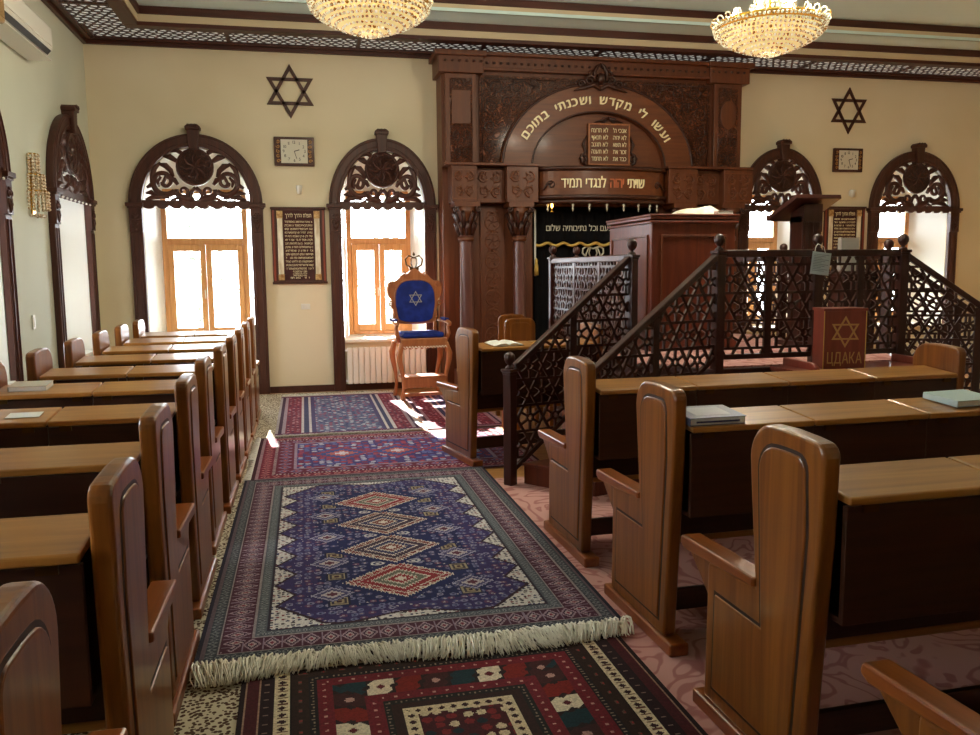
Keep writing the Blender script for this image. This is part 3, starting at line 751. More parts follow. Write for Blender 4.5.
# wine and blue cross-lying rug
t = thing('patterned_rug', 'wine red and blue rug lying crosswise beyond the large blue rug', 'rug', (-.47, 6.70, .0095))
cv = Canvas(2.40, 1.74, .0085, (60, 20, 36))
cv.frame(.03, .06, (150, 120, 128)); cv.frame(.06, .16, (110, 26, 50)); cv.motif(.06, .16, .08, [(180, 110, 110), (70, 20, 50)], 'diamond', .8); cv.frame(.16, .19, (176, 160, 160)); cv.tick(.16, .19, .03, (80, 30, 60))
cv.frame(.19, .33, (100, 28, 56)); cv.motif(.19, .33, .13, [(150, 120, 150), (50, 50, 100), (190, 90, 80)], 'diamond', .85); cv.frame(.33, .36, (150, 130, 150))
inn = cv.e >= .36; cv.put(inn, (66, 52, 112)); cv.speck(inn, [(160, 60, 80), (170, 170, 190), (90, 100, 160), (120, 40, 70)], .06, .9, .42, 7)
for x in (.75, 1.25, 1.75): cv.rosette(x, .86, .28, .26, [(1, (140, 50, 70)), (.8, (60, 70, 130)), (.5, (170, 90, 90)), (.25, (200, 190, 200))], 'step')
cv.grain(.25); cv.build('pile', TR(0, 0, 0), .006, t)
o = fringe('fringe', 0, 1.74, .055, M_fringeg, t, .001, 150, 9, -1, 'Y', .01)

# striped rugs by the far wall
def striped(W, L, seed):
    cv = Canvas(W, L, .009, (96, 34, 56)); d = np.minimum(cv.u, W-cv.u)
    for a, b, col in ((0, .03, (170, 160, 160)), (.03, .06, (60, 30, 60)), (.06, .10, (160, 140, 150)), (.10, .26, (120, 36, 58)), (.26, .29, (196, 186, 186)), (.29, .34, (56, 56, 92)), (.34, .37, (196, 186, 186)), (.37, .41, (70, 60, 104))): cv.put((d >= a) & (d < b), col)
    cv.speck((d >= .10) & (d < .26), [(186, 130, 140), (60, 26, 60)], .05, .8, .3, seed)
    c = d >= .41; cv.put(c, (92, 96, 130)); cv.speck(c, [(176, 176, 190), (56, 60, 104), (140, 70, 96)], .055, .9, .38, seed+1)
    ev = np.minimum(cv.v, L-cv.v); cv.put(ev < .05, (150, 130, 140)); cv.put((ev >= .05) & (ev < .12), (90, 40, 70)); cv.grain(.25)
    return cv
t = thing('patterned_rug', 'pale striped rug with blue speckled centre before the plaque and throne', 'rug', (-.34, 8.52, .0095))
striped(1.50, 2.72, 21).build('pile', TR(0, 0, 0), .006, t)
fringe('fringe', 0, 1.50, .045, M_fringeg, t, .001, 110, 12, -1, 'X', .012); ff = fringe('fringe', 0, 1.50, .12, M_fringeg, t, .001, 110, 14, 1, 'X', .02); ff.location = (0, 2.72, 0)
t = thing('patterned_rug', 'dull red striped rug under the blue throne, running behind the angled pew', 'rug', (1.20, 8.52, .0095))
cv = striped(.86, 2.40, 31); cv.c = cv.c*np.array([.95, .62, .66]); cv.build('pile', TR(0, 0, 0), .006, t)

# ------------------------------------------------------------------ pews
FL = .0052
TH = .058
def arc2(cx, cy, r, a0, a1, n=6): return [(cx+r*math.cos(a0+(a1-a0)*i/n), cy+r*math.sin(a0+(a1-a0)*i/n)) for i in range(n+1)]
END = [(-.05, .055), (-.062, .575), (-.375, .60), (-.335, .93)] + arc2(-.445, 1.03, .120, .0, PI/2, 8) + [(-.52, 1.152), (-.62, 1.147)] + arc2(-.675, 1.100, .042, PI/2, PI, 4) + [(-.708, .85), (-.645, .055)]
INS = [(-.115, .12), (-.125, .475), (-.425, .475), (-.395, .93)] + arc2(-.475, 1.0, .085, .0, PI/2, 6) + [(-.53, 1.087)] + arc2(-.592, 1.043, .042, PI/2, PI, 4) + [(-.645, .85), (-.588, .12)]
def offset(poly, d):
    n = len(poly); out = []
    for i in range(n):
        p0, p1, p2 = Vector(poly[i-1]), Vector(poly[i]), Vector(poly[(i+1) % n])
        a = (p1-p0).normalized(); b = (p2-p1).normalized(); na = Vector((-a.y, a.x)); nb = Vector((-b.y, b.x)); m_ = (na+nb)
        m_ = m_/max(m_.dot(na), .3); out.append(tuple(p1+m_*d))
    return out
def end_panel(root, x_out, side, short=0.0):
    """side=+1: the outer (decorated) face looks to -x; the panel occupies x_out .. x_out+side*TH"""
    a, b = x_out, x_out+side*TH
    e = MB().prism(END, a, b, 'YZ').build('end_panel', MW['pew_v'], root, .012, fix=True, seg=3)
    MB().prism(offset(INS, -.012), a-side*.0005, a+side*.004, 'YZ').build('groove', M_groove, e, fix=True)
    MB().prism(INS, a-side*.006, a+side*.004, 'YZ').build('raised_field', MW['pew_v'], e, .006, fix=True)
    MB().box(a-side*.014, b+side*.018, -.735, .012, 0, .055).build('foot', MW['pew_y'], e, .008)
    arm = [(.135-short, .59), (.125-short, .622), (-.385, .632), (-.385, .598), (.10-short, .572)]
    MB().prism(arm, a-side*.014, b+side*.012, 'YZ').build('armrest', MW['pew_y'], e, .008, fix=True)
    MB().prism([(.10-short, .575), (-.062, .44), (-.062, .58)], a+side*.008, b-side*.008, 'YZ').build('arm_bracket', MW['pew_v'], e, .004, fix=True)
    return e
def make_pew(n, mod, side, label, group=None, short=0.0):
    """origin at the toe of the aisle end; the row runs towards side*x"""
    t = thing('wooden_pew', label, 'pew', group=group); L = n*mod+.03
    end_panel(t, 0, side, short); end_panel(t, side*(L+2*TH), -side, short)
    a, b = side*TH, side*(TH+L)
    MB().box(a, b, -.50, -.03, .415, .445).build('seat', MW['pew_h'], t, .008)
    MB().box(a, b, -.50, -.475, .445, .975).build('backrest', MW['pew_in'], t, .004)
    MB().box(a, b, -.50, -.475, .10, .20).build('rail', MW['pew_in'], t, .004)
    for k in range(n):
        x0, x1 = side*(TH+.016+k*mod), side*(TH+.012+(k+1)*mod)
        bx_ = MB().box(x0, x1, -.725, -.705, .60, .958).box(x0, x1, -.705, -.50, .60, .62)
        c = bx_.build('book_box', MW['pew_in'], t, .003)
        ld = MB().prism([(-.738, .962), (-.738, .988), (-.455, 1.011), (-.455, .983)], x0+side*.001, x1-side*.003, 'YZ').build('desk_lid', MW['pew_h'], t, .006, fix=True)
        MB().box(x0+side*.05, x0+side*.10, -.735, -.722, .940, .963).build('hinge', M_brass, ld); MB().box(x1-side*.10, x1-side*.05, -.735, -.722, .940, .963).build('hinge', M_brass, ld)
    return t
pr_ = make_pew(4, .58, 1, 'x')
RP = [(1.405, 2.795, 'right wooden pew nearest the camera showing its whole tall end panel', .025), (1.45, 3.89, 'wooden pew on the right with grey-blue book lying on its desk beside the end panel', .03),
      (1.45, 5.00, 'right wooden pew directly before the bimah, bare desk ending at a rounded panel', .03), (1.40, 1.705, 'wooden pew at bottom right corner showing only its armrest', .02)]
for k, (x, y, lab, rz) in enumerate(RP):
    if k == 0: pr_.location = (x, y, FL); pr_.rotation_euler = (0, 0, rz); tag(pr_, lab, 'pew', 'right block of wooden pews')
    else: dup(pr_, (x, y, FL), rz, lab, 'right block of wooden pews')
PD = make_pew(2, .55, 1, 'right wooden pew turned at an angle beside the bimah stair, open book on it', 'right block of wooden pews'); PD.location = (1.185, 7.42, .0157); PD.rotation_euler = (0, 0, .20)
LP = [(-.465, 2.82), (-.525, 3.80), (-.545, 4.78), (-.57, 5.72), (-.555, 6.58), (-.55, 7.44), (-.55, 8.30), (-.55, 9.16), (-.55, 10.02), (-.44, 1.87)]
lab = ['left wooden pew whose whole end panel and armrest stand beside the rug fringe', 'left wooden pew just ahead of the one beside the rug fringe', 'left wooden pew beside the middle of the large blue rug',
       'left wooden pew with a pale book lying near its wall end', 'left wooden pew just ahead of the one holding a pale book', 'wooden pew on the left beside the crosswise wine red rug', 'wooden pew on the left, third row back from the arched far window',
       'wooden pew on the left, second row back from the arched far window', 'wooden pew on the left nearest the arched far window', 'wooden pew at bottom left corner, only its rounded end top in view']
pl_ = make_pew(2, .53, -1, 'x', None, .055)
for k, ((x, y), la) in enumerate(zip(LP, lab)):
    if k == 0: pl_.location = (x, y, FL);  tag(pl_, la, 'pew', 'left block of wooden pews')
    else: dup(pl_, (x, y, FL), .0, la, 'left block of wooden pews')

# books
def book(name, lab, w, d, h, loc, rz, cover, cat='book', group=None, tilt=None):
    t = thing(name, lab, cat, loc, rz, group)
    if tilt: t.rotation_euler = (tilt, 0, rz)
    MB().box(0, w, 0, d, 0, .003).box(0, w, 0, d, h-.003, h).box(0, .004, 0, d, .003, h-.003).build('cover', cover, t, .0015)
    MB().box(.006, w-.004, .004, d-.004, .0035, h-.0035).build('page_block', M_paper, t)
    return t
ZD = 1.019
def on_pew(px, py, rz, lx, ly): return (px+lx*math.cos(rz)-ly*math.sin(rz), py+lx*math.sin(rz)+ly*math.cos(rz), FL+.9892+(ly+.738)*.0815)
b = book('prayer_book', 'closed grey-blue book with blue spine lying on the desk of the second right pew', .26, .20, .034, on_pew(1.45, 3.89, .03, .065, -.725), .03, M_cover, tilt=.0812)
MB().box(.03, .23, -.0008, -.0002, .012, .020).build('spine_title', mat('dark blue spine', (52, 50, 92), .5), b)
MB().box(.05, .21, .04, .17, .0342, .0348).build('cover_panel', mat('pale grey cover panel', (150, 150, 166), .5), b)
book('prayer_book', 'blue-white book lying on the desk at the right picture edge', .25, .20, .03, [a_+b_ for a_, b_ in zip(on_pew(1.45, 3.89, .03, 1.42, -.69), (0, 0, .004))], .10, M_tag, tilt=.0812)
book('prayer_book', 'pale closed book near the wall end of a left pew desk', .20, .15, .03, (-1.62, 5.06, FL+.9895+.075*.0815), .0, mat('beige book cover', (186, 176, 156), .6), tilt=.0812)
MB_ = MB().box(0, .14, 0, .10, 0, .002); o = MB_.build('paper_sheet', M_paper); o.location = (-1.34, 4.12, FL+.990+.078*.0815); o.rotation_euler = (.0812, 0, .05); tag(o, 'white paper slip on a left pew desk at the left picture edge', 'paper')
def open_book(lab, loc, rz, s=1.0, z0=0):
    t = thing('open_book', lab, 'book', loc, rz); t.rotation_euler = (.0812, 0, rz); V = MB()
    for sd in (-1, 1):
        prof = [(0, .012*s), (sd*.03*s, .024*s), (sd*.08*s, .020*s), (sd*.135*s, .008*s), (sd*.135*s, .002), (0, .002)]
        V.prism(prof, -.1*s, .1*s, 'XZ')
    V.build('page_block', M_paper, t, 0, fix=True)
    MB().box(-.14*s, .14*s, -.105*s, .105*s, 0, .002).build('cover', MW['pew_in'], t)
    return t
cx_, sx_ = math.cos(.20), math.sin(.20)
def dl(lx, ly): return (1.185+lx*cx_-ly*sx_, 7.42+lx*sx_+ly*cx_, .0157+.9895+(ly+.738)*.0815)
open_book('open book lying on the desk of the pew angled beside the bimah stair', dl(.34, -.59), .22, 1.0)
#PART3
# ------------------------------------------------------------------ the ark against the far wall
AX = 4.02
t = thing('torah_ark', 'huge carved mahogany ark with columns, arch and gold Hebrew lettering against the far wall', 'ark', (AX, 0, 0))
YK = 11.25
def cut_xz(loops, y_front, th, m, name, parent, bev=0.0): return cutout(name, loops, th, m, parent, 'XZ', y_front+th, bev)
# back wall of the ark (leaving the niche for the curtain), sides
body = MB()
for s in (-1, 1): body.box(s*2.17, s*.93, YK+.05, YF-.003, 0.0, 4.30)
body.box(-.93, .93, YK+.05, YF-.003, 2.50, 4.30); body.box(-.93, .93, YF-.08, YF-.003, 0.0, 2.50); body.box(-.93, .93, YK-.05, YF-.08, 0, .30)
body.build('cabinet_body', MW['ark'], t, .006)
# entablature
en = MB().box(-2.17, 2.17, YK-.02, YF-.003, 4.30, 4.485); en.box(-2.20, 2.20, YK-.05, YF-.003, 4.26, 4.30)
for s in (-1, 1): en.box(s*2.22, s*1.62, YK-.08, YF-.003, 4.21, 4.47); en.box(s*2.27, s*1.58, YK-.13, YF-.003, 4.42, 4.487)
en.box(-1.6, 1.6, YK-.10, YK, 4.44, 4.487); eo = en.build('cornice', MW['ark'], t, .008)
rl = MB()
for k in range(46):
    x = -2.13+k*4.26/45; rl.ball((x, YK-(.085 if abs(x) > 1.64 else .025), 4.36), .022, 6, 5, .8)
rl.build('bead_relief', MW['arkd'], eo)
# pilasters
for s in (-1, 1):
    xm = s*1.92
    pi = MB().box(xm-.21, xm+.21, YK-.03, YK+.05, 3.02, 4.21).build('pilaster', MW['ark'], t, .006)
    pf = MB().box(xm-.15, xm+.15, YK-.036, YK-.02, 3.07, 4.15).build('sunk_field', MW['carve'], pi, .003)
    if s > 0:
        MB().prism(ell(xm, 3.78, .125, .20, 0, 2*PI, 24)[:-1], YK-.055, YK-.03, 'XZ').build('oval_boss', MW['ark'], pi, .008, fix=True)
    else:
        MB().box(xm-.13, xm+.13, YK-.048, YK-.03, 3.56, 4.0).build('plain_tablet', MW['ark'], pi, .01)
    ar = MB(); arabesque(ar, .26, .42, YK-.045, .007, Matrix.Translation((xm, 0, 3.30)), 2, 2); arabesque(ar, .26, .10, YK-.045, .006, Matrix.Translation((xm, 0, 4.09)), 1, 2); ar.build('scroll_relief', MW['arkd'], pi)
# spandrel field and great arch
sp = [(-1.66, 3.02), (-1.66, 4.21), (1.66, 4.21), (1.66, 3.02), (1.39, 3.02)] + ell(0, 3.02, 1.39, 1.14, 0, PI, 40)[1:] 
so = cut_xz([sp], YK+.015, .04, MW['carve'], 'spandrel_field', t)
ar = MB()
for s in (-1, 1):
    for (cx_2, cz_2, r_) in ((1.42, 4.05, .10), (1.16, 4.06, .085), (1.50, 3.80, .10), (1.52, 3.55, .09), (1.28, 3.88, .07), (1.54, 3.30, .08), (.90, 4.12, .05)):
        ptube(ar, [(s*(cx_2+a), cz_2+b) for a, b in spiral(0, 0, r_, .015, cz_2*3, 1.5)], [.011-.005*k/22 for k in range(23)], YK+.01, None, 5)
        for q in range(4): a = cx_2*9+q*1.6; ptube(ar, [(s*(cx_2+r_*math.cos(a)), cz_2+r_*math.sin(a)), (s*(cx_2+r_*1.35*math.cos(a+.25)), cz_2+r_*1.35*math.sin(a+.25))], [.016, .004], YK+.01, None, 5)
    # border line of the field with a swag
    ptube(ar, [(s*1.63, 3.06), (s*1.63, 4.17), (s*.6, 4.17)], .008, YK+.01, None, 5)
    ptube(ar, [(s*1.60, 4.15), (s*1.45, 3.97), (s*1.25, 4.10), (s*1.05, 4.15), (s*.9, 4.08)], .010, YK+.008, None, 5)
ar.build('scroll_relief', MW['arkd'], so)
arch = ell(0, 3.02, 1.39, 1.14, 0, PI, 48) + ell(0, 3.02, .95, .735, PI, 0, 48)
ao = MB().prism(arch, YK-.06, YK+.05, 'XZ').build('great_arch', MW['arkh'], t, .012, fix=True)
bd = MB(); ptube(bd, ell(0, 3.02, 1.37, 1.12, 0, PI, 48), .018, YK-.06); ptube(bd, ell(0, 3.02, .965, .75, 0, PI, 48), .014, YK-.06); bd.build('arch_bead', MW['arkd'], ao)
cut_xz([[(p[0], p[1]) for p in ell(0, 3.02, .95, .735, 0, PI, 40)]], YK+.03, .02, MW['arkh'], 'tympanum', t)
# arch lettering, right to left
TXT = 'ועשו לי מקדש ושכנתי בתוכם'
lt = MB(); size = .165; th_ = .012
ws = [glyph_w(c, size, th_)*1.12 if c != ' ' else size*.62 for c in TXT]; 
A0, A1 = math.radians(25), math.radians(156)
# arc-length table on the middle ellipse
tab = []; acc = 0; N_ = 400; px_, pz_ = None, None; OX = -.035
for k in range(N_+1):
    a = A0+(A1-A0)*k/N_; x, z = 1.145*math.cos(a), 3.02+.905*math.sin(a)
    if px_ is not None: acc += math.hypot(x-px_, z-pz_)
    px_, pz_ = x, z; tab.append((acc, a, x, z))
scl = acc/sum(ws); pos = 0
for c, w in zip(TXT, ws):
    m_ = (pos+w/2)*scl; pos += w
    if c == ' ': continue
    e = min(tab, key=lambda q: abs(q[0]-m_)); a = e[1]
    nx_, nz_ = math.cos(a)/1.165, math.sin(a)/.925; ang = math.atan2(nz_, nx_)-PI/2
    v, f = glyph_mesh(c, size, th_)
    for yo_, (sx_, sy_) in enumerate(((-.0045, -.003), (.0045, .003))): lt.add(v, f, TXZ(e[2]-.04, YK-.070-.0025*yo_, e[3]) @ Matrix.Rotation(ang, 4, 'Z') @ Matrix.Translation((sx_, -size*.33+sy_, 0)))
lt.build('gold_lettering', M_letter, ao)
# crest
cs = MB()
for s in (-1, 1):
    ptube(cs, [(0, 4.06), (s*.10, 4.12), (s*.20, 4.08), (s*.30, 4.06), (s*.38, 4.03)], [.03, .035, .03, .022, .008], YK-.09)
    ptube(cs, [(s*a, 4.17+b) for a, b in spiral(.15, 0, .075, .015, PI, -1.3)], [.02-.01*k/22 for k in range(23)], YK-.09)
    ptube(cs, [(s*a, 4.12+b) for a, b in spiral(.27, 0, .055, .01, PI, -1.3)], [.016-.008*k/22 for k in range(23)], YK-.09)
    ptube(cs, [(s*.08, 4.18), (s*.09, 4.28), (s*.05, 4.36), (0, 4.40)], [.02, .024, .02, .01], YK-.09)
    ptube(cs, [(s*.17, 4.22), (s*.15, 4.29), (s*.10, 4.31)], [.008, .02, .008], YK-.09)
    ptube(cs, [(s*.33, 4.10), (s*.36, 4.14), (s*.32, 4.17)], [.006, .014, .005], YK-.09)
cs.ball((0, YK-.10, 4.20), .055, 12, 8, 1.4); cs.box(-.2, .2, YK-.07, YK-.03, 4.0, 4.3) if 0 else None
cs.build('carved_crest', MW['arkd'], t)
# tablets of the commandments
tb = MB().box(-.155, .45, YK-.03, YK+.02, 3.06, 3.62).build('commandment_tablet', MW['arkh'], t, .006); tb.location.x = 0
MB().box(-.155, .45, YK-.04, YK-.028, 3.60, 3.62).box(-.155, .45, YK-.04, YK-.028, 3.06, 3.08).box(-.155, -.135, YK-.04, YK-.028, 3.08, 3.60).box(.43, .45, YK-.04, YK-.028, 3.08, 3.60).build('tablet_border', MW['throne'], tb, .003)
tl = MB()
for col, lines in ((.32, ["אנכי ה'", 'לא יהיה', 'לא תשא', 'זכור את', 'כבד את']), (.03, ['לא תרצח', 'לא תנאף', 'לא תגנב', 'לא תענה', 'לא תחמד'])):
    for r_, tx in enumerate(lines): text_line(tl, tx, .088, .006, TXZ(col-.02, YK-.034, 3.50-.095*r_), .20 if col > .2 else .245, True)
tl.build('gold_lettering', M_letter, tb)
so = MB()
for s, x in ((-1, -.17), (1, .465)):
    ptube(so, [(x, 3.05), (x+s*.07, 3.10), (x+s*.07, 3.20), (x+s*.01, 3.24), (x+s*.05, 3.34), (x, 3.46)], [.012, .024, .02, .016, .02, .008], YK-.0)
    ptube(so, [(x+s*.04+a*s, 3.14+b) for a, b in spiral(0, 0, .06, .01, 0, 1.2)], .012, YK-.01)
for s in (-1, 1):
    ptube(so, [(.148+s*a, 3.66+b) for a, b in spiral(.07, 0, .045, .01, PI, -1.2)], .012, YK-.01); ptube(so, [(.148, 3.70), (.148+s*.09, 3.67), (.148+s*.2, 3.64)], [.02, .018, .006], YK-.01)
so.build('tablet_scroll', MW['arkd'], tb)
# lower entablature blocks
def carved_block(x0, x1, yf):
    b = MB().box(x0, x1, yf, YK+.05, 2.53, 3.0).build('frieze_block', MW['ark'], t, .008)
    a_ = MB(); arabesque(a_, (x1-x0)*.86, .36, yf-.006, .013, Matrix.Translation(((x0+x1)/2, 0, 2.765)), 2, 2)
    a_.box(x0+.02, x1-.02, yf-.006, yf, 2.94, 2.955); a_.box(x0+.02, x1-.02, yf-.006, yf, 2.565, 2.58); a_.build('scroll_relief', MW['arkh'], b)
for s in (-1, 1):
    for a, b, yf in ((2.15+.05*s, 1.76, 10.98), (1.76, 1.36, 11.12), (1.36, .93, 10.98)): carved_block(min(s*a, s*b), max(s*a, s*b), yf)
MB().box(-2.19, -.90, 10.95, YK+.05, 3.0, 3.035).box(.90, 2.19, 10.95, YK+.05, 3.0, 3.035).build('ledge', MW['ark'], t, .006)
# bowed drum with lettering
dr = MB(); n = 24; R_ = .92
cur = [(R_*math.sin(a), 11.15-.30*math.cos(a)) for a in [(-PI/2+PI*k/n) for k in range(n+1)]]
dr.prism([(p[0], p[1]) for p in cur], 2.62, 2.95, 'XY'); do = dr.build('bowed_drum', MW['arkh'], t, 0, fix=True)
dm = MB()
for z, dd, r_ in ((2.975, .02, .03), (2.60, .02, .03)): dm.tube([(p[0]*1.015, 11.15+(p[1]-11.15)*1.08, z) for p in cur], r_, 8)
dm.tube([(p[0]*.99, 11.15+(p[1]-11.15)*1.02, 2.54) for p in cur], .028, 8); dm.build('drum_moulding', MW['arkd'], do)
DT = 'שויתי יהוה לנגדי תמיד'
lg = MB(); lc = MB(); size = .20
ws = [glyph_w(c, size, .01) if c != ' ' else size*.35 for c in DT]; tot = sum(ws); span = 1.18; pos = 0
for k, (c, w) in enumerate(zip(DT, ws)):
    fx = .5-(pos+w/2)/tot; pos += w
    if c == ' ': continue
    x = fx*span-.05; a = math.asin(max(-1, min(1, x/R_))); y = 11.15-.30*math.cos(a); slope = math.atan2(.30*math.sin(a), R_*math.cos(a))
    v, f = glyph_mesh(c, size, .01)
    for sx_ in (-.004, .004): (lc if 6 <= k <= 10 else lg).add(v, f, Matrix.Translation((x, y-.010-(sx_+.004)*.35, 2.72)) @ Matrix.Rotation(slope, 4, 'Z') @ planeT('XZ', 0) @ Matrix.Diagonal((span/tot, 1, 1, 1)) @ Matrix.Translation((sx_, 0, 0)))
lg.build('gold_lettering', M_letter, do); lc.build('copper_lettering', M_lettercop, do)
for s in (-1, 1):
    q = MB()
    ptube(q, [(0, 2.80), (s*.07, 2.78), (s*.12, 2.70), (s*.18, 2.72)], [.02, .016, .012, .004], 0); ptube(q, [(s*(.02+a), 2.76+b) for a, b in spiral(0, 0, .06, .01, 0, 1.3)], .010, 0)
    o = q.build('scroll_relief', MW['arkd'], do); o.location = (s*.74-s*.0, 10.965, 0); o.rotation_euler = (0, 0, s*.30)
# hanging drops under the drum, one of them a lit candle lamp
for k in range(9):
    a = -1.15+2.3*k/8; x, y = .86*math.sin(a), 11.15-.26*math.cos(a)
    if k == 1: continue
    dq = MB().lathe([(.004, 2.525), (.022, 2.50), (.008, 2.47), (.016, 2.44), (.004, 2.41)], 8).build('drop_finial', M_silver, t); dq.location = (x, y, 0)
cl = MB().lathe([(.03, 2.40), (.035, 2.405), (.014, 2.42), (.014, 2.455)], 10).build('candle_lamp', M_goldm, t); cl.location = (-.745, 10.98, 0)
MB().lathe([(.005, 2.45), (.018, 2.48), (.014, 2.51), (.002, 2.545)], 10).build('flame', M_flame, cl)
# columns
for s in (-1, 1):
    for xx, w in ((1.90, .095), (1.17, .085)):
        c = MB().lathe([(.12, .30), (.12, .36), (.10, .38), (.10, .42), (w, .45), (w*.97, 1.2), (w*.92, 2.02), (w*.90, 2.10)], 20, Matrix.Translation((s*xx, 11.10, 0))).build('column', MW['col'], t)
        MB().box(s*xx-.15, s*xx+.15, 10.96, YK+.05, 0, .30).build('column_base', MW['ark'], c, .008)
        MB().lathe([(w+.012, 2.02), (w+.016, 2.05), (w+.012, 2.08)], 20, Matrix.Translation((s*xx, 11.10, 0))).lathe([(w*.9, 2.10), (w*.95, 2.2), (w*1.3, 2.38), (w*1.75, 2.47)], 16, Matrix.Translation((s*xx, 11.10, 0))).box(s*xx-.17, s*xx+.17, 10.95, YK+.05, 2.47, 2.53).build('capital', MW['ark'], c)
        ac = MB()
        for tier, (z0, z1, r0, r1, nn) in enumerate(((2.10, 2.27, .09, .145, 8), (2.20, 2.40, .10, .175, 8))):
            for q in range(nn):
                a = 2*PI*(q+.5*tier)/nn; P = lambda r, z: (s*xx+r*math.cos(a), 11.10+r*math.sin(a), z)
                ac.tube([P(r0, z0), P(r0+.02, (z0+z1)/2), P(r1, z1), P(r1+.012, z1-.035)], [.018, .032, .026, .01], 5)
        for qx in (-1, 1): ac.tube([(s*xx+qx*.155+a*qx, 10.97, 2.435+b) for a, b in spiral(0, 0, .04, .008, PI/2, 1.2)], .013, 5)
        ac.build('acanthus_leaf', MW['arkd'], c)
# carved panel of linked rings between the columns
for s in (-1, 1):
    x = s*1.50
    pn = MB().box(x-.17, x+.17, YK+.02, YK+.05, .55, 2.45).build('ring_panel', MW['ark'], t, .006)
    rg_ = MB()
    for k in range(7):
        z = .75+.255*k; ptube(rg_, ell(x, z, .10, .105, 0, 2*PI, 20), .011, YK+.018, None, 5)
        for q in (-1, 1): ptube(rg_, [(x, z+.125), (x+q*.05, z+.14), (x+q*.08, z+.115)], [.012, .01, .004], YK+.018, None, 5)
        for q in range(5): a = 2*PI*q/5; ptube(rg_, [(x, z), (x+.05*math.cos(a), z+.05*math.sin(a)), (x+.08*math.cos(a+.3), z+.08*math.sin(a+.3))], [.003, .009, .003], YK+.018, None, 4)
    rg_.box(x-.16, x-.15, YK+.014, YK+.02, .58, 2.42).box(x+.15, x+.16, YK+.014, YK+.02, .58, 2.42); rg_.build('ring_relief', MW['arkh'], pn)

# ark curtain
t = thing('ark_curtain', 'black velvet ark curtain with gold wavy hem, white Hebrew line and silver crown', 'curtain', (AX, 0, 0))
YC = 11.42
def cloth(x0, x1, z0, z1, y, amp, per, nx=80, nz_=6, zf=None):
    V = []; F = []
    for side_ in (0, .006):
        for j in range(nz_+1):
            for i in range(nx+1):
                x = x0+(x1-x0)*i/nx; zb = zf(x) if zf else z0; z = z1+(zb-z1)*j/nz_
                V.append((x, y+side_+amp*math.sin(2*PI*x/per)*(.3+.7*j/nz_)+amp*.5*math.sin(2*PI*x/per*1.7+1), z))
    m_ = (nx+1)*(nz_+1)
    for j in range(nz_):
        for i in range(nx):
            a = j*(nx+1)+i; F.append((a, a+nx+1, a+nx+2, a+1)); F.append((m_+a, m_+a+1, m_+a+nx+2, m_+a+nx+1))
    for i in range(nx):
        a = nz_*(nx+1)+i; F.append((a, m_+a, m_+a+1, a+1)); F.append((i, i+1, m_+i+1, m_+i))
    mb = MB(); mb.add(V, F, None, True); return mb
cloth(-.88, .88, .34, 2.46, YC, .018, .19).build('main_drape', M_black, t)
wv = lambda x: 1.985+.018*math.cos(2*PI*x/.235)
vo = cloth(-.88, .88, 1.98, 2.48, YC-.07, .012, .235, 96, 6, wv).build('valance', M_black, t)
hm = MB()
hm.tube([(-.88+1.76*i/96, YC-.085+.012*math.sin(2*PI*(-.88+1.76*i/96)/.235), wv(-.88+1.76*i/96)+.0) for i in range(97)], .022, 6); hm.build('gold_hem', M_gold, vo)
l2 = MB(); text_line(l2, 'דרכיה דרכי נעם וכל נתיבותיה שלום', .12, .008, TXZ(.0, YC-.098, 2.17), 1.46, True); l2.build('silver_lettering', mat('silver lettering', (226, 222, 204), .4), vo)
cw = MB()
for s in (-1, 1):
    ptube(cw, [(s*.02, 1.86), (s*.10, 1.88), (s*.155, 1.94), (s*.15, 2.0), (s*.09, 1.97) if 0 else (s*.10, 2.03), (0, 2.0)], .013, YC-.12); ptube(cw, [(s*.03, 1.86), (s*.06, 1.94), (s*.04, 2.01)], .010, YC-.12); ptube(cw, [(s*.11, 1.86), (s*.10, 1.93), (s*.06, 2.02)], .010, YC-.12)
cw.box(-.13, .13, YC-.13, YC-.11, 1.80, 1.85); cw.box(-.11, .11, YC-.13, YC-.11, 1.76, 1.785)
co = cw.build('embroidered_crown', M_silver, t); co.location = (-.03, .06, -.075)
tr = MB().box(-.90, -.875, YC-.11, YC-.10, 1.55, 2.46).build('cord', M_paper, t)
for x in (-.885,): MB().lathe([(.035, 1.56), (.03, 1.68), (.018, 1.74), (.022, 1.77), (.004, 1.80)], 10, Matrix.Translation((x+.01, YC-.12, 0))).build('tassel', M_gold, t)

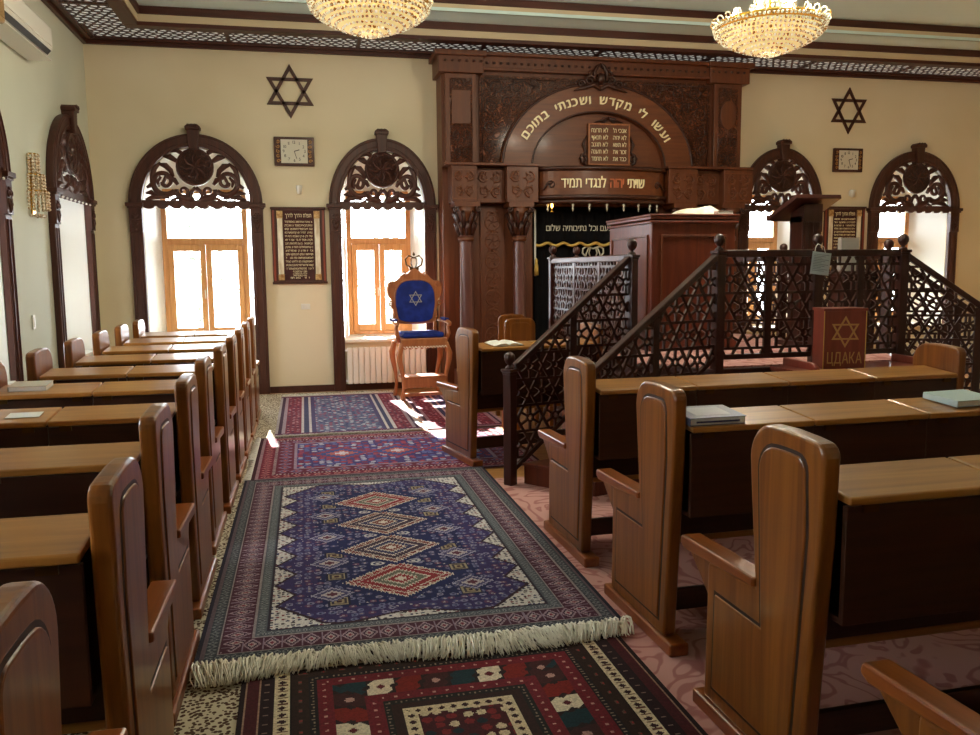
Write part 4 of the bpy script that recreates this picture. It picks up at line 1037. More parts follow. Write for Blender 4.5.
# ------------------------------------------------------------------ the bimah
ZP = .87
t = thing('bimah', 'raised dark wooden bimah platform with stairs and star lattice railings with ball posts', 'platform', (0, 0, 0))
Z0 = FL
PLAT = [(3.13, 6.02), (4.82, 6.07), (5.15, 6.65), (5.15, 8.80), (4.75, 9.30), (3.13, 9.30), (2.62, 8.80), (2.62, 6.52)]
po = MB().prism(PLAT, Z0, ZP-.05, 'XY').build('platform', MW['bim'], t, .01)
def inset(poly, d):
    c = Vector((sum(p[0] for p in poly)/len(poly), sum(p[1] for p in poly)/len(poly)))
    return [tuple(Vector(p)+(c-Vector(p)).normalized()*d) for p in poly]
MB().prism(inset(PLAT, -.05), ZP-.05, ZP-.012, 'XY').build('platform_edge', MW['bim'], t, .008)
MB().prism(inset(PLAT, .02), ZP-.012, ZP, 'XY').build('platform_carpet', M_pink, t)
for i in range(8):
    a, b = Vector(PLAT[i]), Vector(PLAT[(i+1) % 8]); d_ = (b-a).normalized(); nrm = Vector((d_.y, -d_.x)); L_ = (b-a).length; nn = max(1, round(L_/.8))
    for k in range(nn):
        p = a+d_*(L_*k/nn+.07); q = a+d_*(L_*(k+1)/nn-.07); fr_ = MB()
        for z in (.14, .74): fr_.bar((*(p+nrm*.006), z), (*(q+nrm*.006), z), .02, .03)
        for e_ in (p, q): fr_.bar((*(e_+nrm*.006), .125), (*(e_+nrm*.006), .755), .03, .02, None, (d_.x, d_.y, 0))
        fr_.build('skirt_moulding', MW['bim'], po)
def post(x, y, z0, ztop, rz=0.0, w=.075, parent=None):
    """ztop = top of the ball"""
    T_ = Matrix.Translation((x, y, 0)) @ Matrix.Rotation(rz, 4, 'Z'); h = w/2
    p = MB().box(-h, h, -h, h, z0, ztop-.15, T_).box(-h-.012, h+.012, -h-.012, h+.012, ztop-.15, ztop-.128, T_).box(-h-.004, h+.004, -h-.004, h+.004, ztop-.172, ztop-.150, T_).build('post', MW['bim'], t, .005)
    MB().lathe([(.036, ztop-.128), (.030, ztop-.112), (.014, ztop-.102), (.016, ztop-.094), (.028, ztop-.086), (.040, ztop-.062), (.043, ztop-.044), (.038, ztop-.022), (.022, ztop-.006), (.003, ztop)], 16, T_).build('ball_finial', MW['bim'], p)
    return p
def railing(p, q, zp, zq, h, stile=1, rail=True, base=.09, a=.25):
    """p, q plan points, zp/zq floor heights there; lattice panel between bottom and top rail"""
    p = Vector(p); q = Vector(q); d_ = (q-p); L_ = d_.length; d_.normalize(); sl = (zq-zp)/L_
    T_ = Matrix(((d_.x, 0, d_.y, p.x), (d_.y, 0, -d_.x, p.y), (0, 1, 0, 0), (0, 0, 0, 1)))
    w = .04
    n_ = MB().add([(0+w, zp+h-.03+sl*w, -.032), (L_-w, zq+h-.03-sl*w, -.032), (L_-w, zq+h+.025-sl*w, -.032), (w, zp+h+.025+sl*w, -.032), (w, zp+h-.03+sl*w, .032), (L_-w, zq+h-.03-sl*w, .032), (L_-w, zq+h+.025-sl*w, .032), (w, zp+h+.025+sl*w, .032)],
                  [(0,3,2,1),(4,5,6,7),(0,1,5,4),(1,2,6,5),(2,3,7,6),(3,0,4,7)], T_)
    n_.build('handrail', MW['bim'], t, .008, fix=True)
    b_ = MB().add([(w, zp+base-.03+sl*w, -.018), (L_-w, zq+base-.03-sl*w, -.018), (L_-w, zq+base+.01-sl*w, -.018), (w, zp+base+.01+sl*w, -.018), (w, zp+base-.03+sl*w, .018), (L_-w, zq+base-.03-sl*w, .018), (L_-w, zq+base+.01-sl*w, .018), (w, zp+base+.01+sl*w, .018)],
                  [(0,3,2,1),(4,5,6,7),(0,1,5,4),(1,2,6,5),(2,3,7,6),(3,0,4,7)], T_)
    b_.build('bottom_rail', MW['bim'], t, .003, fix=True)
    xs = [w+(L_-2*w)*k/(stile+1) for k in range(stile+2)]
    for k in range(stile+1):
        x0, x1 = xs[k]+(.03 if k else 0), xs[k+1]-(.03 if k < stile else 0)
        if k < stile: MB().box(x1, x1+.06, zp+base+sl*(x1+.03), zp+h-.02+sl*(x1+.03), -.014, .014, T_).build('stile', MW['bim'], t, .003, fix=True)
        poly = [(x0, zp+base+sl*x0), (x1, zp+base+sl*x1), (x1, zp+h-.03+sl*x1), (x0, zp+h-.03+sl*x0)]
        lm = MB(); lattice_mb(lm, poly, a, .020, .018, T_, ((x0+x1)/2, zp+.47+sl*(x0+x1)/2)); lm.build('lattice_panel', MW['bim'], t)
HR = .865
P_, Q_, T1_, T2_ = (1.495, 6.13), (1.917, 5.592), (2.60, 6.46), (3.13, 6.0)
railing(P_, T1_, 0.02, ZP+.02, HR, 1, a=.23); railing(Q_, T2_, 0.02, ZP+.02, HR, 1, a=.23)
post(*P_, Z0, 1.03, .65); post(*Q_, Z0, 1.03, .65); post(*T1_, Z0, 1.885, .5); post(*T2_, Z0, 1.905, .2)
M3, T4_ = (3.99, 6.02), (4.80, 6.06)
post(*M3, ZP, 1.905); post(*T4_, Z0, 1.905)
railing(T2_, M3, ZP+.0, ZP+.0, HR+.02, 1); railing(M3, T4_, ZP, ZP, HR+.02, 1)
R1, R2, R3, R4 = (2.62, 8.75), (3.05, 9.25), (4.75, 9.25), (5.12, 8.35)
T5_ = (5.12, 6.65); Q2, Q3 = (5.93, 5.62), (6.25, 6.21)
railing(T4_, Q2, ZP+.02, .02, HR, 1, a=.23); railing(T5_, Q3, ZP+.02, .02, HR, 1, a=.23); post(*Q2, Z0, 1.03, .65); post(*Q3, Z0, 1.03, .65); post(*T5_, Z0, 1.885, .5)
for r_ in (R1, R2, R3, R4): post(*r_, ZP, 1.90)
railing(T1_, R1, ZP, ZP, HR, 2); railing(R1, R2, ZP, ZP, HR, 0); railing(R2, R3, ZP, ZP, HR, 2); railing(R3, R4, ZP, ZP, HR, 0); railing(R4, T5_, ZP, ZP, HR, 2)
post(3.99, 9.25, ZP, 1.90)
for (A_, B_, C_, D_) in ((P_, Q_, T1_, T2_), (Q2, Q3, T4_, T5_)):
    A_, B_, C_, D_ = map(Vector, (A_, B_, C_, D_)); n = 5
    for k in range(n-1):
        f0, f1 = .08+.92*k/(n-1), .08+.92*(k+1)/(n-1)
        q_ = [A_.lerp(C_, f0), B_.lerp(D_, f0), B_.lerp(D_, min(f1, .97)), A_.lerp(C_, min(f1, .97))]; c_ = sum(q_, Vector((0, 0)))/4; q_ = [c_+(v-c_)*.93 if 1 else v for v in q_]
        zt = ZP*(k+1)/n
        st_ = MB().prism([tuple(v) for v in q_], Z0, zt-.025, 'XY').build('step', MW['red'], t, 0, fix=True)
        MB().prism([tuple(v+(q_[0]-q_[3]).normalized()*.02) if i < 2 else tuple(v) for i, v in enumerate(q_)], zt-.025, zt, 'XY').build('tread', MW['red'], st_, .004, fix=True)

# paper tag hung on the middle post
t = thing('paper_tag', 'pale blue printed sheet hanging by a string from the middle railing post', 'sign', (3.96, 5.94, 0))
MB().tube([(-.05, -.0, 1.745), (-.035, .005, 1.80), (.0, .03, 1.825), (.035, .005, 1.80), (.05, 0, 1.745)], .003, 5).build('string', M_paper, t)
o = MB().box(-.082, .082, -.003, 0, -.175, .0).build('sheet', M_tag, t); o.location = (.015, -.004, 1.757); o.rotation_euler = (0, -.12 if 0 else .12, 0)
pl2 = MB()
for k in range(11): pl2.box(-.066, .066-.03*((k*7) % 3), -.0036, -.003, -.022-.0125*k, -.018-.0125*k)
pl2.build('printed_lines', mat('grey print', (120, 140, 142), .6), o)

# reader's desk on the platform
t = thing('reading_desk', 'large reddish mahogany reading desk cabinet standing on the bimah, cloth-covered book on top', 'desk', (3.13, 7.32, ZP+.002))
DW, DD, DH = .88, 1.15, 1.27
MB().box(.02, DW-.02, .02, DD-.02, 0, DH-.06).build('carcass', MW['red'], t, .01)
MB().box(-.006, DW+.006, -.006, DD+.006, DH-.05, DH-.02).box(-.012, DW+.012, -.012, DD+.012, DH-.02, DH).box(-.005, DW+.005, -.005, DD+.005, DH-.085, DH-.06).build('desk_top', MW['red'], t, .008)
MB().box(-.005, DW+.005, -.005, DD+.005, 0, .10).build('plinth', MW['red'], t, .006)
def raised(x0, x1, z0, z1):
    m_ = MB(); w = .018
    m_.box(x0, x1, .004, .02, z0, z0+w).box(x0, x1, .004, .02, z1-w, z1).box(x0, x0+w, .004, .02, z0+w, z1-w).box(x1-w, x1, .004, .02, z0+w, z1-w); return m_
raised(.11, DW-.11, .16, 1.08).build('panel_moulding', MW['ark'], t, .004)
o = raised(.10, DD-.10, .16, 1.08).build('panel_moulding', MW['ark'], t, .004); o.rotation_euler = (0, 0, -PI/2); o.location = (0, DD, 0); 
# cloth and book on it
t = thing('cloth_cover', 'ivory cloth thrown over a book on top of the reading desk', 'cloth', (3.74, 7.64, ZP+DH+.003), .05)
V = []; F = []; nx, ny = 24, 14
for j in range(ny+1):
    for i in range(nx+1):
        u, v = i/nx, j/ny; x, y = -.30+.60*u, -.20+.42*v
        inb = max(0, 1-abs((x-.0)/.24)**4)*max(0, 1-abs((y-.02)/.16)**4)
        z = .010+.055*inb**.5*(1+.7*max(0, 1-abs(x-.13)/.14))*(1+.12*math.sin(9*x+2)) + .010*math.sin(14*x+6*y)*(1-inb)*.6
        V.append((x+.015*math.sin(12*y), y+.02*math.sin(8*x), max(.004, z)))
n1 = len(V); V += [(a, b, 0) for a, b, c in V[:n1]]
for j in range(ny):
    for i in range(nx):
        a = j*(nx+1)+i; F.append((a, a+1, a+nx+2, a+nx+1)); F.append((n1+a, n1+a+nx+1, n1+a+nx+2, n1+a+1))
rim = [i for i in range(nx+1)] + [j*(nx+1)+nx for j in range(1, ny+1)] + [ny*(nx+1)+i for i in range(nx-1, -1, -1)] + [j*(nx+1) for j in range(ny-1, 0, -1)]
for a, b in zip(rim, rim[1:]+rim[:1]): F.append((a, n1+a, n1+b, b))
MB().add(V, F, None, True).build('draped_cloth', M_cloth, t)
book('prayer_book', 'small pale book peeping from under the ivory cloth on the reading desk', .16, .085, .03, (3.80, 7.325, ZP+DH+.003), .0, mat('rose book cover', (196, 170, 160), .6))

# slanted lectern
t = thing('lectern', 'dark slant-topped lectern standing on the bimah beside the reading desk', 'lectern', (4.80, 7.45, ZP+.002), 0)
MB().box(-.10, .10, -.10, .12, .05, 1.27).build('pedestal', MW['bim'], t, .008)
fl = MB()
for k in range(4): fl.box(-.085+.05*k, -.065+.05*k, -.108, -.10, .12, 1.22)
fl.build('flute', MW['bim'], t, .003); MB().box(-.17, .17, -.16, .18, 0, .05).build('base', MW['bim'], t, .008)
T_ = Matrix.Translation((0, .02, 1.345)) @ Matrix.Rotation(math.radians(-20), 4, 'X')
MB().box(-.24, .24, -.24, .30, -.01, .03, T_).build('sloping_top', MW['bim'], t, .006); MB().box(-.24, .24, .30, .315, -.01, .055, T_).build('book_stop', MW['bim'], t, .004)
MB().prism([(-.12, 1.20), (.12, 1.20), (.12, 1.29), (-.12, 1.37)], -.10, .10, 'YZ').build('bracket', MW['bim'], t, 0, fix=True)
# books standing near the lectern
t = book('prayer_book', 'upright grey book with white top edge behind the bimah rail at right', .20, .05, .30, (4.72, 6.76, 1.602), .1, mat('grey book cover', (150, 142, 134), .6))
b2 = book('prayer_book', 'upright brown book standing behind the bimah rail beside a grey one', .14, .05, .29, (4.84, 6.90, 1.602), .1, MW['pine'])
t = thing('side_stand', 'dark box stand behind the right bimah rail carrying upright books', 'stand', (4.88, 6.86, ZP+.002)); MB().box(-.18, .22, -.16, .18, .68, .729).build('top', MW['bim'], t, .005); MB().box(-.12, .16, -.10, .12, 0, .68).build('pedestal', MW['bim'], t, .005)

# ------------------------------------------------------------------ low front bench and charity box
t = thing('low_stand', 'low reddish stand with curved side boards against the bimah front', 'stand', (3.42, 5.30, FL))
MB().box(0, 1.20, .0, .42, .865, .90).build('top', MW['box'], t, .006)
MB().box(.02, 1.18, .40, .43, .0, .865).build('back', MW['bim'], t, .004)
for x in (.15, 1.10):
    MB().prism([(.46, 0), (.02, 0), (.02, .80)] + arc2(.095, .875, .075, PI, PI/2, 6)[1:] + [(.46, .955)], x-.02, x+.02, 'YZ').build('side_board', MW['box'], t, .01, fix=True)
t = thing('charity_box', 'red-brown wooden charity box with carved star and Cyrillic word', 'box', (3.655, 5.40, FL+.9015), -.20)
BW, BD, BH = .305, .20, .44
MB().box(0, BW, .0, BD, 0, BH-.02).build('body', MW['box'], t, .004)
MB().box(-.008, BW+.008, -.008, BD+.008, BH-.02, BH).box(.09, .21, .09, .105, BH, BH+.001).build('lid', MW['box'], t, .004)
ed = MB()
for x in (0, BW): ed.box(x-.003, x+.003, -.003, .0, .0, BH-.02)
ed.build('brass_edge', M_gold, t)
o = star_mb(MB(), .115, .012, .004, TXZ(.155, -.0, .27)).build('star_emblem', M_brass2 if 0 else mat('dull gold inlay', (196, 150, 84), .45), t)
text_line(MB(), 'ЦДАКА', .115, .004, TXZ(.155, -.002, .04), .26).build('lettering', bpy.data.materials['dull gold inlay'], t)

# rounded chairs behind the angled pew
def make_chair(lab, loc, rz):
    t = thing('wooden_chair', lab, 'chair', loc, rz, 'brown chairs behind the angled pew')
    bk = [(-.17, .60)] + [(-.17, 1.04)] + arc2(-.09, 1.06, .08, PI, PI/2, 5) + arc2(.09, 1.06, .08, PI/2, 0, 5) + [(.17, .60)]
    b = MB().prism(bk, .0, .035, 'XZ').build('backrest', MW['pew_v'], t, .01, fix=True)
    MB().prism([(p[0]*.68, .64+(p[1]-.60)*.84) for p in bk], -.007, .0, 'XZ').build('raised_field', MW['pew_v'], b, .006, fix=True)
    MB().box(-.21, .21, -.42, .0, .43, .47).build('seat', MW['pew_h'], t, .01)
    for x in (-.18, .18):
        for y in (-.39, .015): MB().box(x-.022, x+.022, y-.022, y+.022, 0, .60 if y > 0 else .43).build('leg', MW['pew_v'], t, .004)
    return t
make_chair('brown chair with rounded panelled back, left one behind the angled pew', (2.17, 8.42, FL), .1)
make_chair('brown chair mostly hidden behind another, beside the first bimah stair post', (2.27, 9.15, FL), .1)

# ------------------------------------------------------------------ throne
t = thing('throne_chair', 'tall carved wooden throne with royal blue velvet and a star, before the window', 'chair', (1.43, 10.78, .0157), .10)
bk = [(-.27, .93), (-.30, 1.02), (-.285, 1.12), (-.325, 1.17), (-.30, 1.24), (-.355, 1.30), (-.365, 1.42), (-.33, 1.50), (-.27, 1.49), (-.21, 1.53), (-.17, 1.585), (-.10, 1.585), (-.05, 1.635), (0, 1.665)]
bk = bk + [(-x, z) for x, z in bk[::-1][1:]]
def smooth(poly, n=2):
    for _ in range(n):
        q = []
        for i in range(len(poly)):
            a, b = poly[i], poly[(i+1) % len(poly)]; q += [(a[0]*.75+b[0]*.25, a[1]*.75+b[1]*.25), (a[0]*.25+b[0]*.75, a[1]*.25+b[1]*.75)]
        poly = q
    return poly
bkp = smooth(bk)
b = MB().prism(bkp, .20, .25, 'XZ').build('backrest', MW['throne'], t, .01, fix=True)
pad = smooth([(-.215, .96), (-.24, 1.08), (-.265, 1.22), (-.245, 1.40), (-.15, 1.49), (0, 1.50), (.15, 1.49), (.245, 1.40), (.265, 1.22), (.24, 1.08), (.215, .96)])
MB().prism(pad, .165, .20, 'XZ').build('blue_pad', M_blue, b, .012, fix=True)
ptube(rimm := MB(), [*[(p[0]*1.04, 1.225+(p[1]-1.225)*1.04) for p in pad], (pad[0][0]*1.04, 1.225+(pad[0][1]-1.225)*1.04)], .012, .195); rimm.build('carved_rim', MW['throne'], b)
star_mb(MB(), .098, .008, .004, TXZ(.0, .165, 1.265)).build('star_emblem', M_silver, b)
cr_ = MB()
for s in (-1, 1): ptube(cr_, [(s*.03, 1.66), (s*.10, 1.70), (s*.115, 1.77), (s*.07, 1.82), (0, 1.79)], .011, .225); ptube(cr_, [(s*.02, 1.66), (s*.04, 1.72), (s*.035, 1.78), (0, 1.80)], .009, .225)
cr_.box(-.06, .06, .205, .245, 1.635, 1.665); cr_.ball((0, .225, 1.835), .018, 10, 8); cr_.box(-.004, .004, .221, .229, 1.85, 1.87); cr_.build('crown_finial', M_brass, b)
sc_ = MB()
for s in (-1, 1):
    for (cx_3, cz_3) in ((.31, 1.44), (.325, 1.20), (.27, 1.04), (.14, 1.575)): ptube(sc_, [(s*(cx_3+a), cz_3+b_) for a, b_ in spiral(0, 0, .035, .008, 1, 1.2)], .010, .195)
sc_.build('scroll_relief', MW['throne'], b)
MB().box(-.30, .30, -.28, .22, .70, .78).build('seat_frame', MW['throne'], t, .012)
MB().box(-.265, .265, -.27, .17, .78, .85).build('seat_cushion', M_blue, t, .03, seg=4)
ap = MB(); prof = [(-.29, .71)] + [(-.29+.58*k/40, .665-.022*abs(math.sin(PI*k/5))) for k in range(41)] + [(.29, .71)]
ap.prism(prof, -.285, -.268, 'XZ').build('seat_apron', MW['throne'], t, 0, fix=True)
fl = MB()
for k in range(15): fl.tube([(-.27+.54*k/14, -.288, .68), (-.27+.54*(k+.5)/14, -.29, .655), (-.27+.54*(k+1)/14 if k < 14 else .27, -.288, .68)], .005, 5)
fl.build('cream_braid', M_fringe, t)
def leg(x, y, z1):
    s = 1 if x > 0 else -1
    MB().tube([(x, y, 0), (x, y, .03), (x-s*.02, y+.01, .14), (x-s*.01, y, .30), (x+s*.03, y-.015, .50), (x+s*.035, y-.02, .58), (x+s*.005, y, .68), (x, y, z1)], [.028, .026, .020, .024, .036, .040, .034, .028], 10).build('leg', MW['throne'], t)
for x in (-.29, .29): leg(x, -.25, .72); leg(x, .20, .72)
for s in (-1, 1):
    a = MB().tube([(s*.31, .20, .98), (s*.33, .05, .99), (s*.34, -.12, .975), (s*.34, -.24, .96), (s*.34, -.265, .935)], [.022, .026, .028, .028, .018], 8)
    a.tube([(s*.31, -.18, .74), (s*.335, -.22, .83), (s*.335, -.17, .90), (s*.335, -.19, .96)], [.024, .026, .02, .022], 8); a.build('arm', MW['throne'], t)
    MB().box(s*.305, s*.365, -.14, .12, .985, 1.02).build('arm_pad', M_blue, t, .012, seg=3)
    MB().box(s*.26-.02, s*.26+.02, .18, .22, .78, .96).build('back_support', MW['throne'], t, .004)
MB().box(-.29, .29, -.30, -.02, .27, .30).build('footrest', MW['throne'], t, .008)
f2 = MB(); f2.box(-.29, .29, -.29, -.27, .19, .27); f2.prism([(-.29, .19)] + [(-.29+.58*k/40, .165-.018*abs(math.sin(PI*k/5))) for k in range(41)] + [(.29, .19)], -.292, -.275, 'XZ'); f2.build('footrest_apron', MW['throne'], t, 0, fix=True)
MB().box(-.28, .28, -.24, -.20, .04, .08).build('stretcher', MW['throne'], t, .004)

# ------------------------------------------------------------------ things on the walls
def radiator(xc, lab):
    t = thing('radiator', lab, 'radiator', (xc, YF, 0), 0, 'white radiators under the front windows')
    n = 14; w = .078
    for k in range(n):
        x = (k-n/2)*w
        MB().box(x+.004, x+w-.004, -.13, -.045, .10, .60).build('section', M_rad, t, .012, seg=2)
    MB().tube([(-n*w/2-.02, -.085, .14), (n*w/2+.02, -.085, .14)], .016, 8).build('pipe', M_rad, t)
    MB().tube([(-n*w/2-.02, -.085, .56), (n*w/2+.02, -.085, .56)], .016, 8).build('pipe', M_rad, t)
    MB().box(-.3, -.27, -.045, -.002, .15, .50).build('bracket', M_rad, t); MB().box(.27, .3, -.045, -.002, .15, .50).build('bracket', M_rad, t)
radiator(1.085, 'white panel radiator under the window behind the blue throne'); radiator(-1.33, 'white radiator hidden behind the last left pews under the arched window')

def star_wall(name, lab, T_, R=.35, w=.044):
    return tag(star_mb(MB(), R, w, .02, T_).build(name, MW['dark'], None, .003), lab, 'star ornament', 'dark wooden stars')
star_wall('star_ornament', 'dark wooden six-pointed star on the wall left of the ark, above a clock', TXZ(-.095, YF-.001, 4.0))
star_wall('star_ornament', 'dark wooden six-pointed star on the wall right of the ark, above a clock', TXZ(8.213, YF-.001, 4.0))
o = star_mb(MB(), .40, .035, .02, Matrix.Translation((7.95, 8.85, 4.948)) @ Matrix.Rotation(PI, 4, 'X')).build('star_ornament', MW['dark']); tag(o, 'dark wooden star fixed flat on the ceiling at the top right corner', 'star ornament', 'dark wooden stars')

def clock(x, z, w, h, lab):
    t = thing('wall_clock', lab, 'clock', (x, YF-.001, z), 0, 'rectangular wall clocks')
    MB().box(-w/2, w/2, -.045, 0, -h/2, h/2).build('case', MW['dark'], t, .008)
    fw_2 = w*.66; MB().box(-fw_2/2, fw_2/2, -.050, -.045, -h/2+.035, h/2-.035).build('dial', M_face, t)
    for s in (-1, 1):
        g = MB(); 
        for k in range(5): g.tube([(s*(fw_2/2+.035)+a, -.048, -h/2+.06+k*(h-.12)/4+b) for a, b in spiral(0, 0, .024, .006, k, 1)], .007, 5)
        g.build('gilt_scroll', mat('tarnished gilt', (176, 128, 70), .4, .5, .6) if 'tarnished gilt' not in bpy.data.materials else bpy.data.materials['tarnished gilt'], t)
    nm = MB()
    for k in range(12):
        a = PI/2-2*PI*(k+1)/12; text_line(nm, str(k+1), .055, .002, TXZ(math.cos(a)*fw_2*.40, -.051, math.sin(a)*(h/2-.07)-.018))
    nm.build('numerals', M_blackp, t)
    hd = MB(); 
    for a, L_, w_ in ((PI/2-2*PI*(2.45/12), .07, .010), (PI/2-2*PI*(27/60), .105, .007)): hd.bar((0, -.054, 0), (L_*math.cos(a), -.054, L_*math.sin(a)), .003, w_, None, (-math.sin(a), 0, math.cos(a)))
    hd.build('hands', M_blackp, t)
clock(-.068, 3.225, .52, .375, 'rectangular wall clock with gilt sides left of the ark'); clock(8.215, 3.26, .50, .355, 'rectangular wall clock right of the ark, between the right windows')

M_gilt = nz(mat('worn gilt relief', (180, 140, 84), .45, .5, .3), (150, 106, 58), (212, 178, 120), (30, 30, 30))
HEB = 'אבגדהוזחטיכלמנסעפצקרשת'
def plaque(x0, x1, z0, z1, lab, seed):
    r = random.Random(seed); t = thing('prayer_plaque', lab, 'plaque', (0, YF-.002, 0), 0, 'framed prayer plaques'); xm = (x0+x1)/2; W_ = x1-x0
    MB().box(x0+.01, x1-.01, -.02, 0, z0, z1).build('board', MW['dark'], t, .004)
    MB().box(x0, x1, -.045, 0, z1-.03, z1).build('rod', MW['dark'], t, .006); MB().box(x0, x1, -.04, 0, z0, z0+.03).build('rod', MW['dark'], t, .006)
    MB().box(xm-W_*.27, xm+W_*.27, -.024, -.02, z0+.05, z1-.05).build('velvet', M_maroon, t)
    for s in (-1, 1):
        c = MB().box(xm+s*W_*.335-.035, xm+s*W_*.335+.035, -.035, -.02, z0+.05, z1-.05).build('column_strip', nz(mat('ivory marble strip', (200, 186, 150), .4), (196, 180, 146), (240, 234, 214), (16, 16, 5), 3) if 'ivory marble strip' not in bpy.data.materials else bpy.data.materials['ivory marble strip'], t, .006)
        MB().box(xm+s*W_*.335-.040, xm+s*W_*.335+.040, -.04, -.02, z0+.05, z0+.13).build('gilt_end', M_gilt, c, .004); MB().box(xm+s*W_*.335-.040, xm+s*W_*.335+.040, -.04, -.02, z1-.15, z1-.05).build('gilt_end', M_gilt, c, .004)
        MB().box(xm+s*W_*.45-.014, xm+s*W_*.45+.014, -.03, -.02, z0+.04, z1-.04).build('side_moulding', MW['box'], t, .004)
    lt_ = MB(); n = 14; w_ = W_*.50
    text_line(lt_, 'תפלת הדרך לדרך', .075, .003, TXZ(xm, -.026, z1-.135), w_*.95, True)
    for k in range(n):
        s_ = ''.join(r.choice(HEB) if r.random() > .2 else ' ' for _ in range(24)).strip(); text_line(lt_, s_, .040, .003, TXZ(xm, -.026, z1-.205-.048*k), w_, True)
    for k in range(4): s_ = ''.join(r.choice(HEB) if r.random() > .2 else ' ' for _ in range(14)).strip(); text_line(lt_, s_, .034, .003, TXZ(xm, -.026, z0+.155-.028*k), w_*(.5 if k < 3 else .7), True)
    lt_.build('gilt_lettering', M_letter, t)
plaque(-.41, .315, 1.48, 2.50, 'maroon framed Hebrew prayer plaque between the two left front windows', 3)
plaque(7.84, 8.57, 1.50, 2.56, 'maroon framed Hebrew prayer plaque between the two right front windows', 5)
def bracket(x, z, lab):
    t = thing('wall_lamp', lab, 'lamp', (x, YF-.001, z), 0, 'small white wall lamps'); MB().box(-.03, .03, -.015, 0, -.03, .05).build('back_plate', M_white, t, .004)
    MB().lathe([(.028, -.05), (.036, .0), (.045, .055), (.04, .06)], 14, Matrix.Translation((0, -.06, 0))).build('shade', M_white, t); MB().box(-.01, .01, -.04, -.01, -.01, .01).build('arm', M_white, t)
bracket(-.02, 2.72, 'small white lamp fitting on the wall between left clock and plaque'); bracket(8.30, 2.75, 'small white lamp fitting on the wall between right clock and plaque')
def outlet(name, lab, loc, rz=0, w=.085, h=.085):
    t = thing(name, lab, 'switch' if 'switch' in name else 'socket', loc, rz); MB().box(-w/2, w/2, -.012, 0, -h/2, h/2).build('plate', M_white, t, .003); MB().box(-w/4, w/4, -.017, -.012, -h/3, h/3).build('rocker', M_white, t, .002); return t
outlet('power_socket', 'white power socket on the wall below the left plaque', (.01, YF-.001, 1.17), 0, .12, .075)
outlet('light_switch', 'white light switch on the left wall between the windows', (XL+.001, 8.96, 1.18), PI/2, .08, .14)

# air conditioner on the left wall
t = thing('air_conditioner', 'white wall air conditioner high on the left wall at the top left corner', 'air conditioner', (XL+.001, 8.42, 3.74), PI/2)
prof = [(0, 0), (0, .36), (-.20, .36), (-.24, .30), (-.24, .12), (-.16, .0)]
MB().prism(prof, -.62, .95, 'YZ').build('casing', M_white, t, .012, fix=True)
MB().box(-.56, .90, -.252, -.238, .13, .30).build('front_panel', M_white, t, .006)
lv = MB().box(-.56, .90, -.235, -.15, -.006, .004).box(-.56, .90, -.246, -.236, .085, .105).build('louvre', M_white, t); MB().prism([(-.205, .045), (-.215, .055), (-.232, .095), (-.245, .09)], -.54, .88, 'YZ').build('air_slot', M_blackp, t, 0, fix=True)
t = thing('wall_box', 'tan box fixed high on left wall at the picture edge, below the air conditioner', 'fixture', (XL+.001, 7.62, 3.66), PI/2)  # plain tan box with a thin front sheet, its use unknown
MB().box(-.17, .17, -.30, 0, 0, .42).build('cabinet', M_tan, t, .03, seg=3); MB().box(-.13, .13, -.305, -.30, .04, .38).build('facing', nz(mat('tan grille cloth', (150, 118, 74), .9), (140, 110, 68), (162, 130, 84), (80, 80, 80)), t)

# crystal sconce
t = thing('crystal_sconce', 'gilt wall sconce hung with cut crystal beads between the left windows', 'lamp', (XL+.001, 9.18, 2.22), PI/2)
MB().box(-.05, .05, -.02, 0, .0, .56).build('back_plate', M_goldm, t, .008)
for (r_, z0, z1, nn) in ((.15, .02, .22, 11), (.12, .18, .38, 9), (.075, .34, .58, 7)):
    g = MB()
    for k in range(nn):
        a = -PI+PI*k/(nn-1)
        for z in range(int((z1-z0)/.032)):
            g.ball((r_*math.cos(a), r_*.9*math.sin(a)-.02, z1-.032*z), .0155, 6, 5)
    g.build('crystal_tier', M_crysoff, t)
    MB().tube([(r_*math.cos(-PI+PI*k/12), r_*.9*math.sin(-PI+PI*k/12)-.02, z1+.01) for k in range(13)], .008, 6).build('gilt_hoop', M_goldm, t)
g = MB()
for k in range(9):
    a = -PI+PI*k/8; g.ball((.10*math.cos(a), .09*math.sin(a)-.02, -.005), .017, 6, 5)
g.build('crystal_tier', M_crysoff, t)

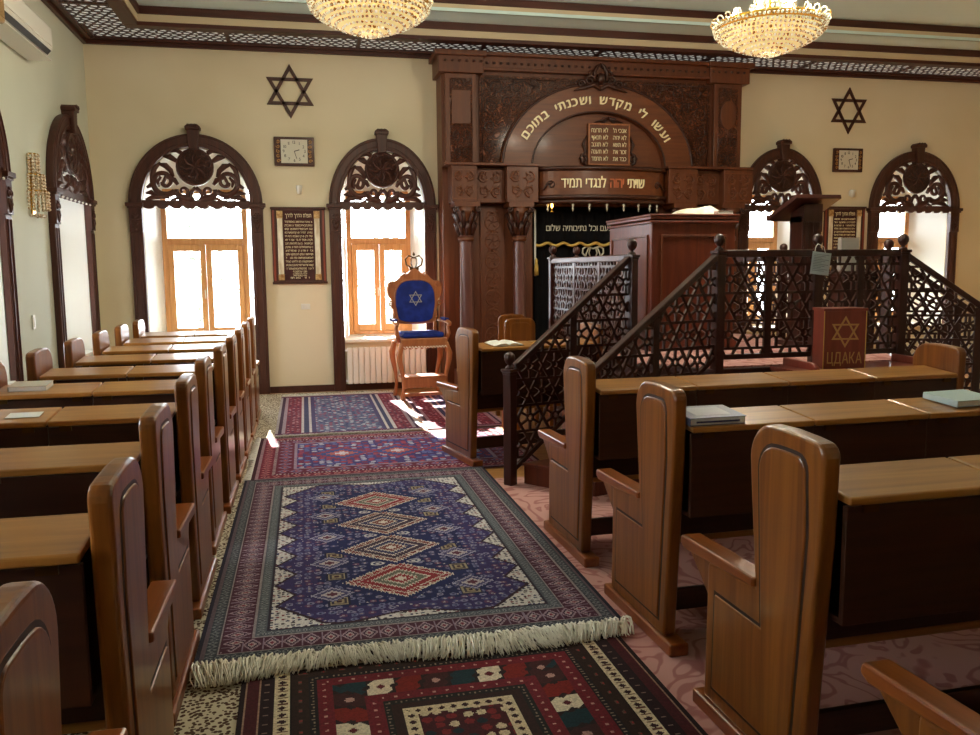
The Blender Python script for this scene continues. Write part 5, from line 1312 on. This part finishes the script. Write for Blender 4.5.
# ------------------------------------------------------------------ chandeliers
def make_chandelier(lab, loc):
    t = thing('crystal_chandelier', lab, 'chandelier', loc, 0, 'lit crystal chandeliers')
    R = .465
    # z = 0 at the rim
    MB().lathe([(.03, 1.20), (.10, 1.19), (.10, 1.22), (.02, 1.23)], 20).build('ceiling_rose', M_goldm, t)
    MB().tube([(0, 0, .0), (0, 0, 1.2)], .012, 8).build('stem', M_goldm, t)
    MB().lathe([(R-.02, .0), (R, .01), (R, .035), (R-.02, .045), (R-.03, .02)], 40).build('gilt_rim', M_goldm, t)
    g = MB()
    for ring_ in range(11):
        u = ring_/10; r_ = R*(1-u**1.55)*.985+.02; z = -.235*u**.8-.01*u; n = max(6, int(2*PI*r_/.036))
        for k in range(n):
            a = 2*PI*(k+.5*(ring_ % 2))/n; g.ball((r_*math.cos(a), r_*math.sin(a), z), .0150, 6, 5)
    g.build('crystal_bowl', M_crys, t)
    MB().lathe([(.02, -.215), (.20, -.195), (.34, -.13), (.43, -.02), (.42, -.01), (.02, -.02)], 32).build('inner_glow', emis('warm lit diffuser', (255, 222, 150), .45) if 'warm lit diffuser' not in bpy.data.materials else bpy.data.materials['warm lit diffuser'], t)
    e = MB()
    for k in range(26):
        a = 2*PI*k/26; p = [((R+.012+.028*math.cos(q))*math.cos(a), (R+.012+.028*math.cos(q))*math.sin(a), .05+.028*math.sin(q)) for q in [2*PI*j/10 for j in range(11)]]; e.tube(p, .007, 5)
    e.build('crystal_loop', M_crys, t)
    u_ = MB()
    for k in range(22):
        a = 2*PI*k/22
        for j in range(14):
            f_ = j/13; r_ = .20-.13*math.sqrt(f_); u_.ball((r_*math.cos(a), r_*math.sin(a), .06+.56*f_), .014, 6, 4)
    u_.build('crystal_strands', M_crys, t)
    MB().lathe([(.09, .60), (.10, .61), (.10, .635), (.09, .64)], 20).build('crown_hoop', M_goldm, t)
    for k in range(8):
        a = 2*PI*k/8; MB().lathe([(.012, .04), (.022, .07), (.026, .10), (.014, .14), (.003, .15)], 10, Matrix.Translation((.33*math.cos(a), .33*math.sin(a), 0))).build('bulb', M_bulb, t)
    L_ = bpy.data.lights.new('chandelier light', 'POINT'); L_.energy = CHAND_W/3; L_.color = (1.0, .87, .68); L_.shadow_soft_size = .07
    for k in range(3):
        lo = bpy.data.objects.new('bulb_light', L_); C.objects.link(lo); lo.parent = t; lo.location = (.36*math.cos(2*PI*k/3+.5), .36*math.sin(2*PI*k/3+.5), .22)
    L2 = bpy.data.lights.new('chandelier bowl light', 'SPOT'); L2.energy = CHAND_W*.8; L2.color = (1.0, .87, .68); L2.shadow_soft_size = .16; L2.spot_size = math.radians(176); L2.spot_blend = .25
    lo = bpy.data.objects.new('bowl_light', L2); C.objects.link(lo); lo.parent = t; lo.location = (0, 0, -.27)
    return t
ch = make_chandelier('lit crystal chandelier cut by the top edge, left of the ark', (.585, 7.0, 3.745))
def dup_l(root, loc, lab): return dup(root, loc, 0, lab)
dup_l(ch, (4.09, 7.0, 3.745), 'lit crystal chandelier hanging before the right part of the ark')
for o in [x for x in bpy.data.objects if x.type == 'EMPTY' and x.name.startswith('crystal_chandelier')]: pass
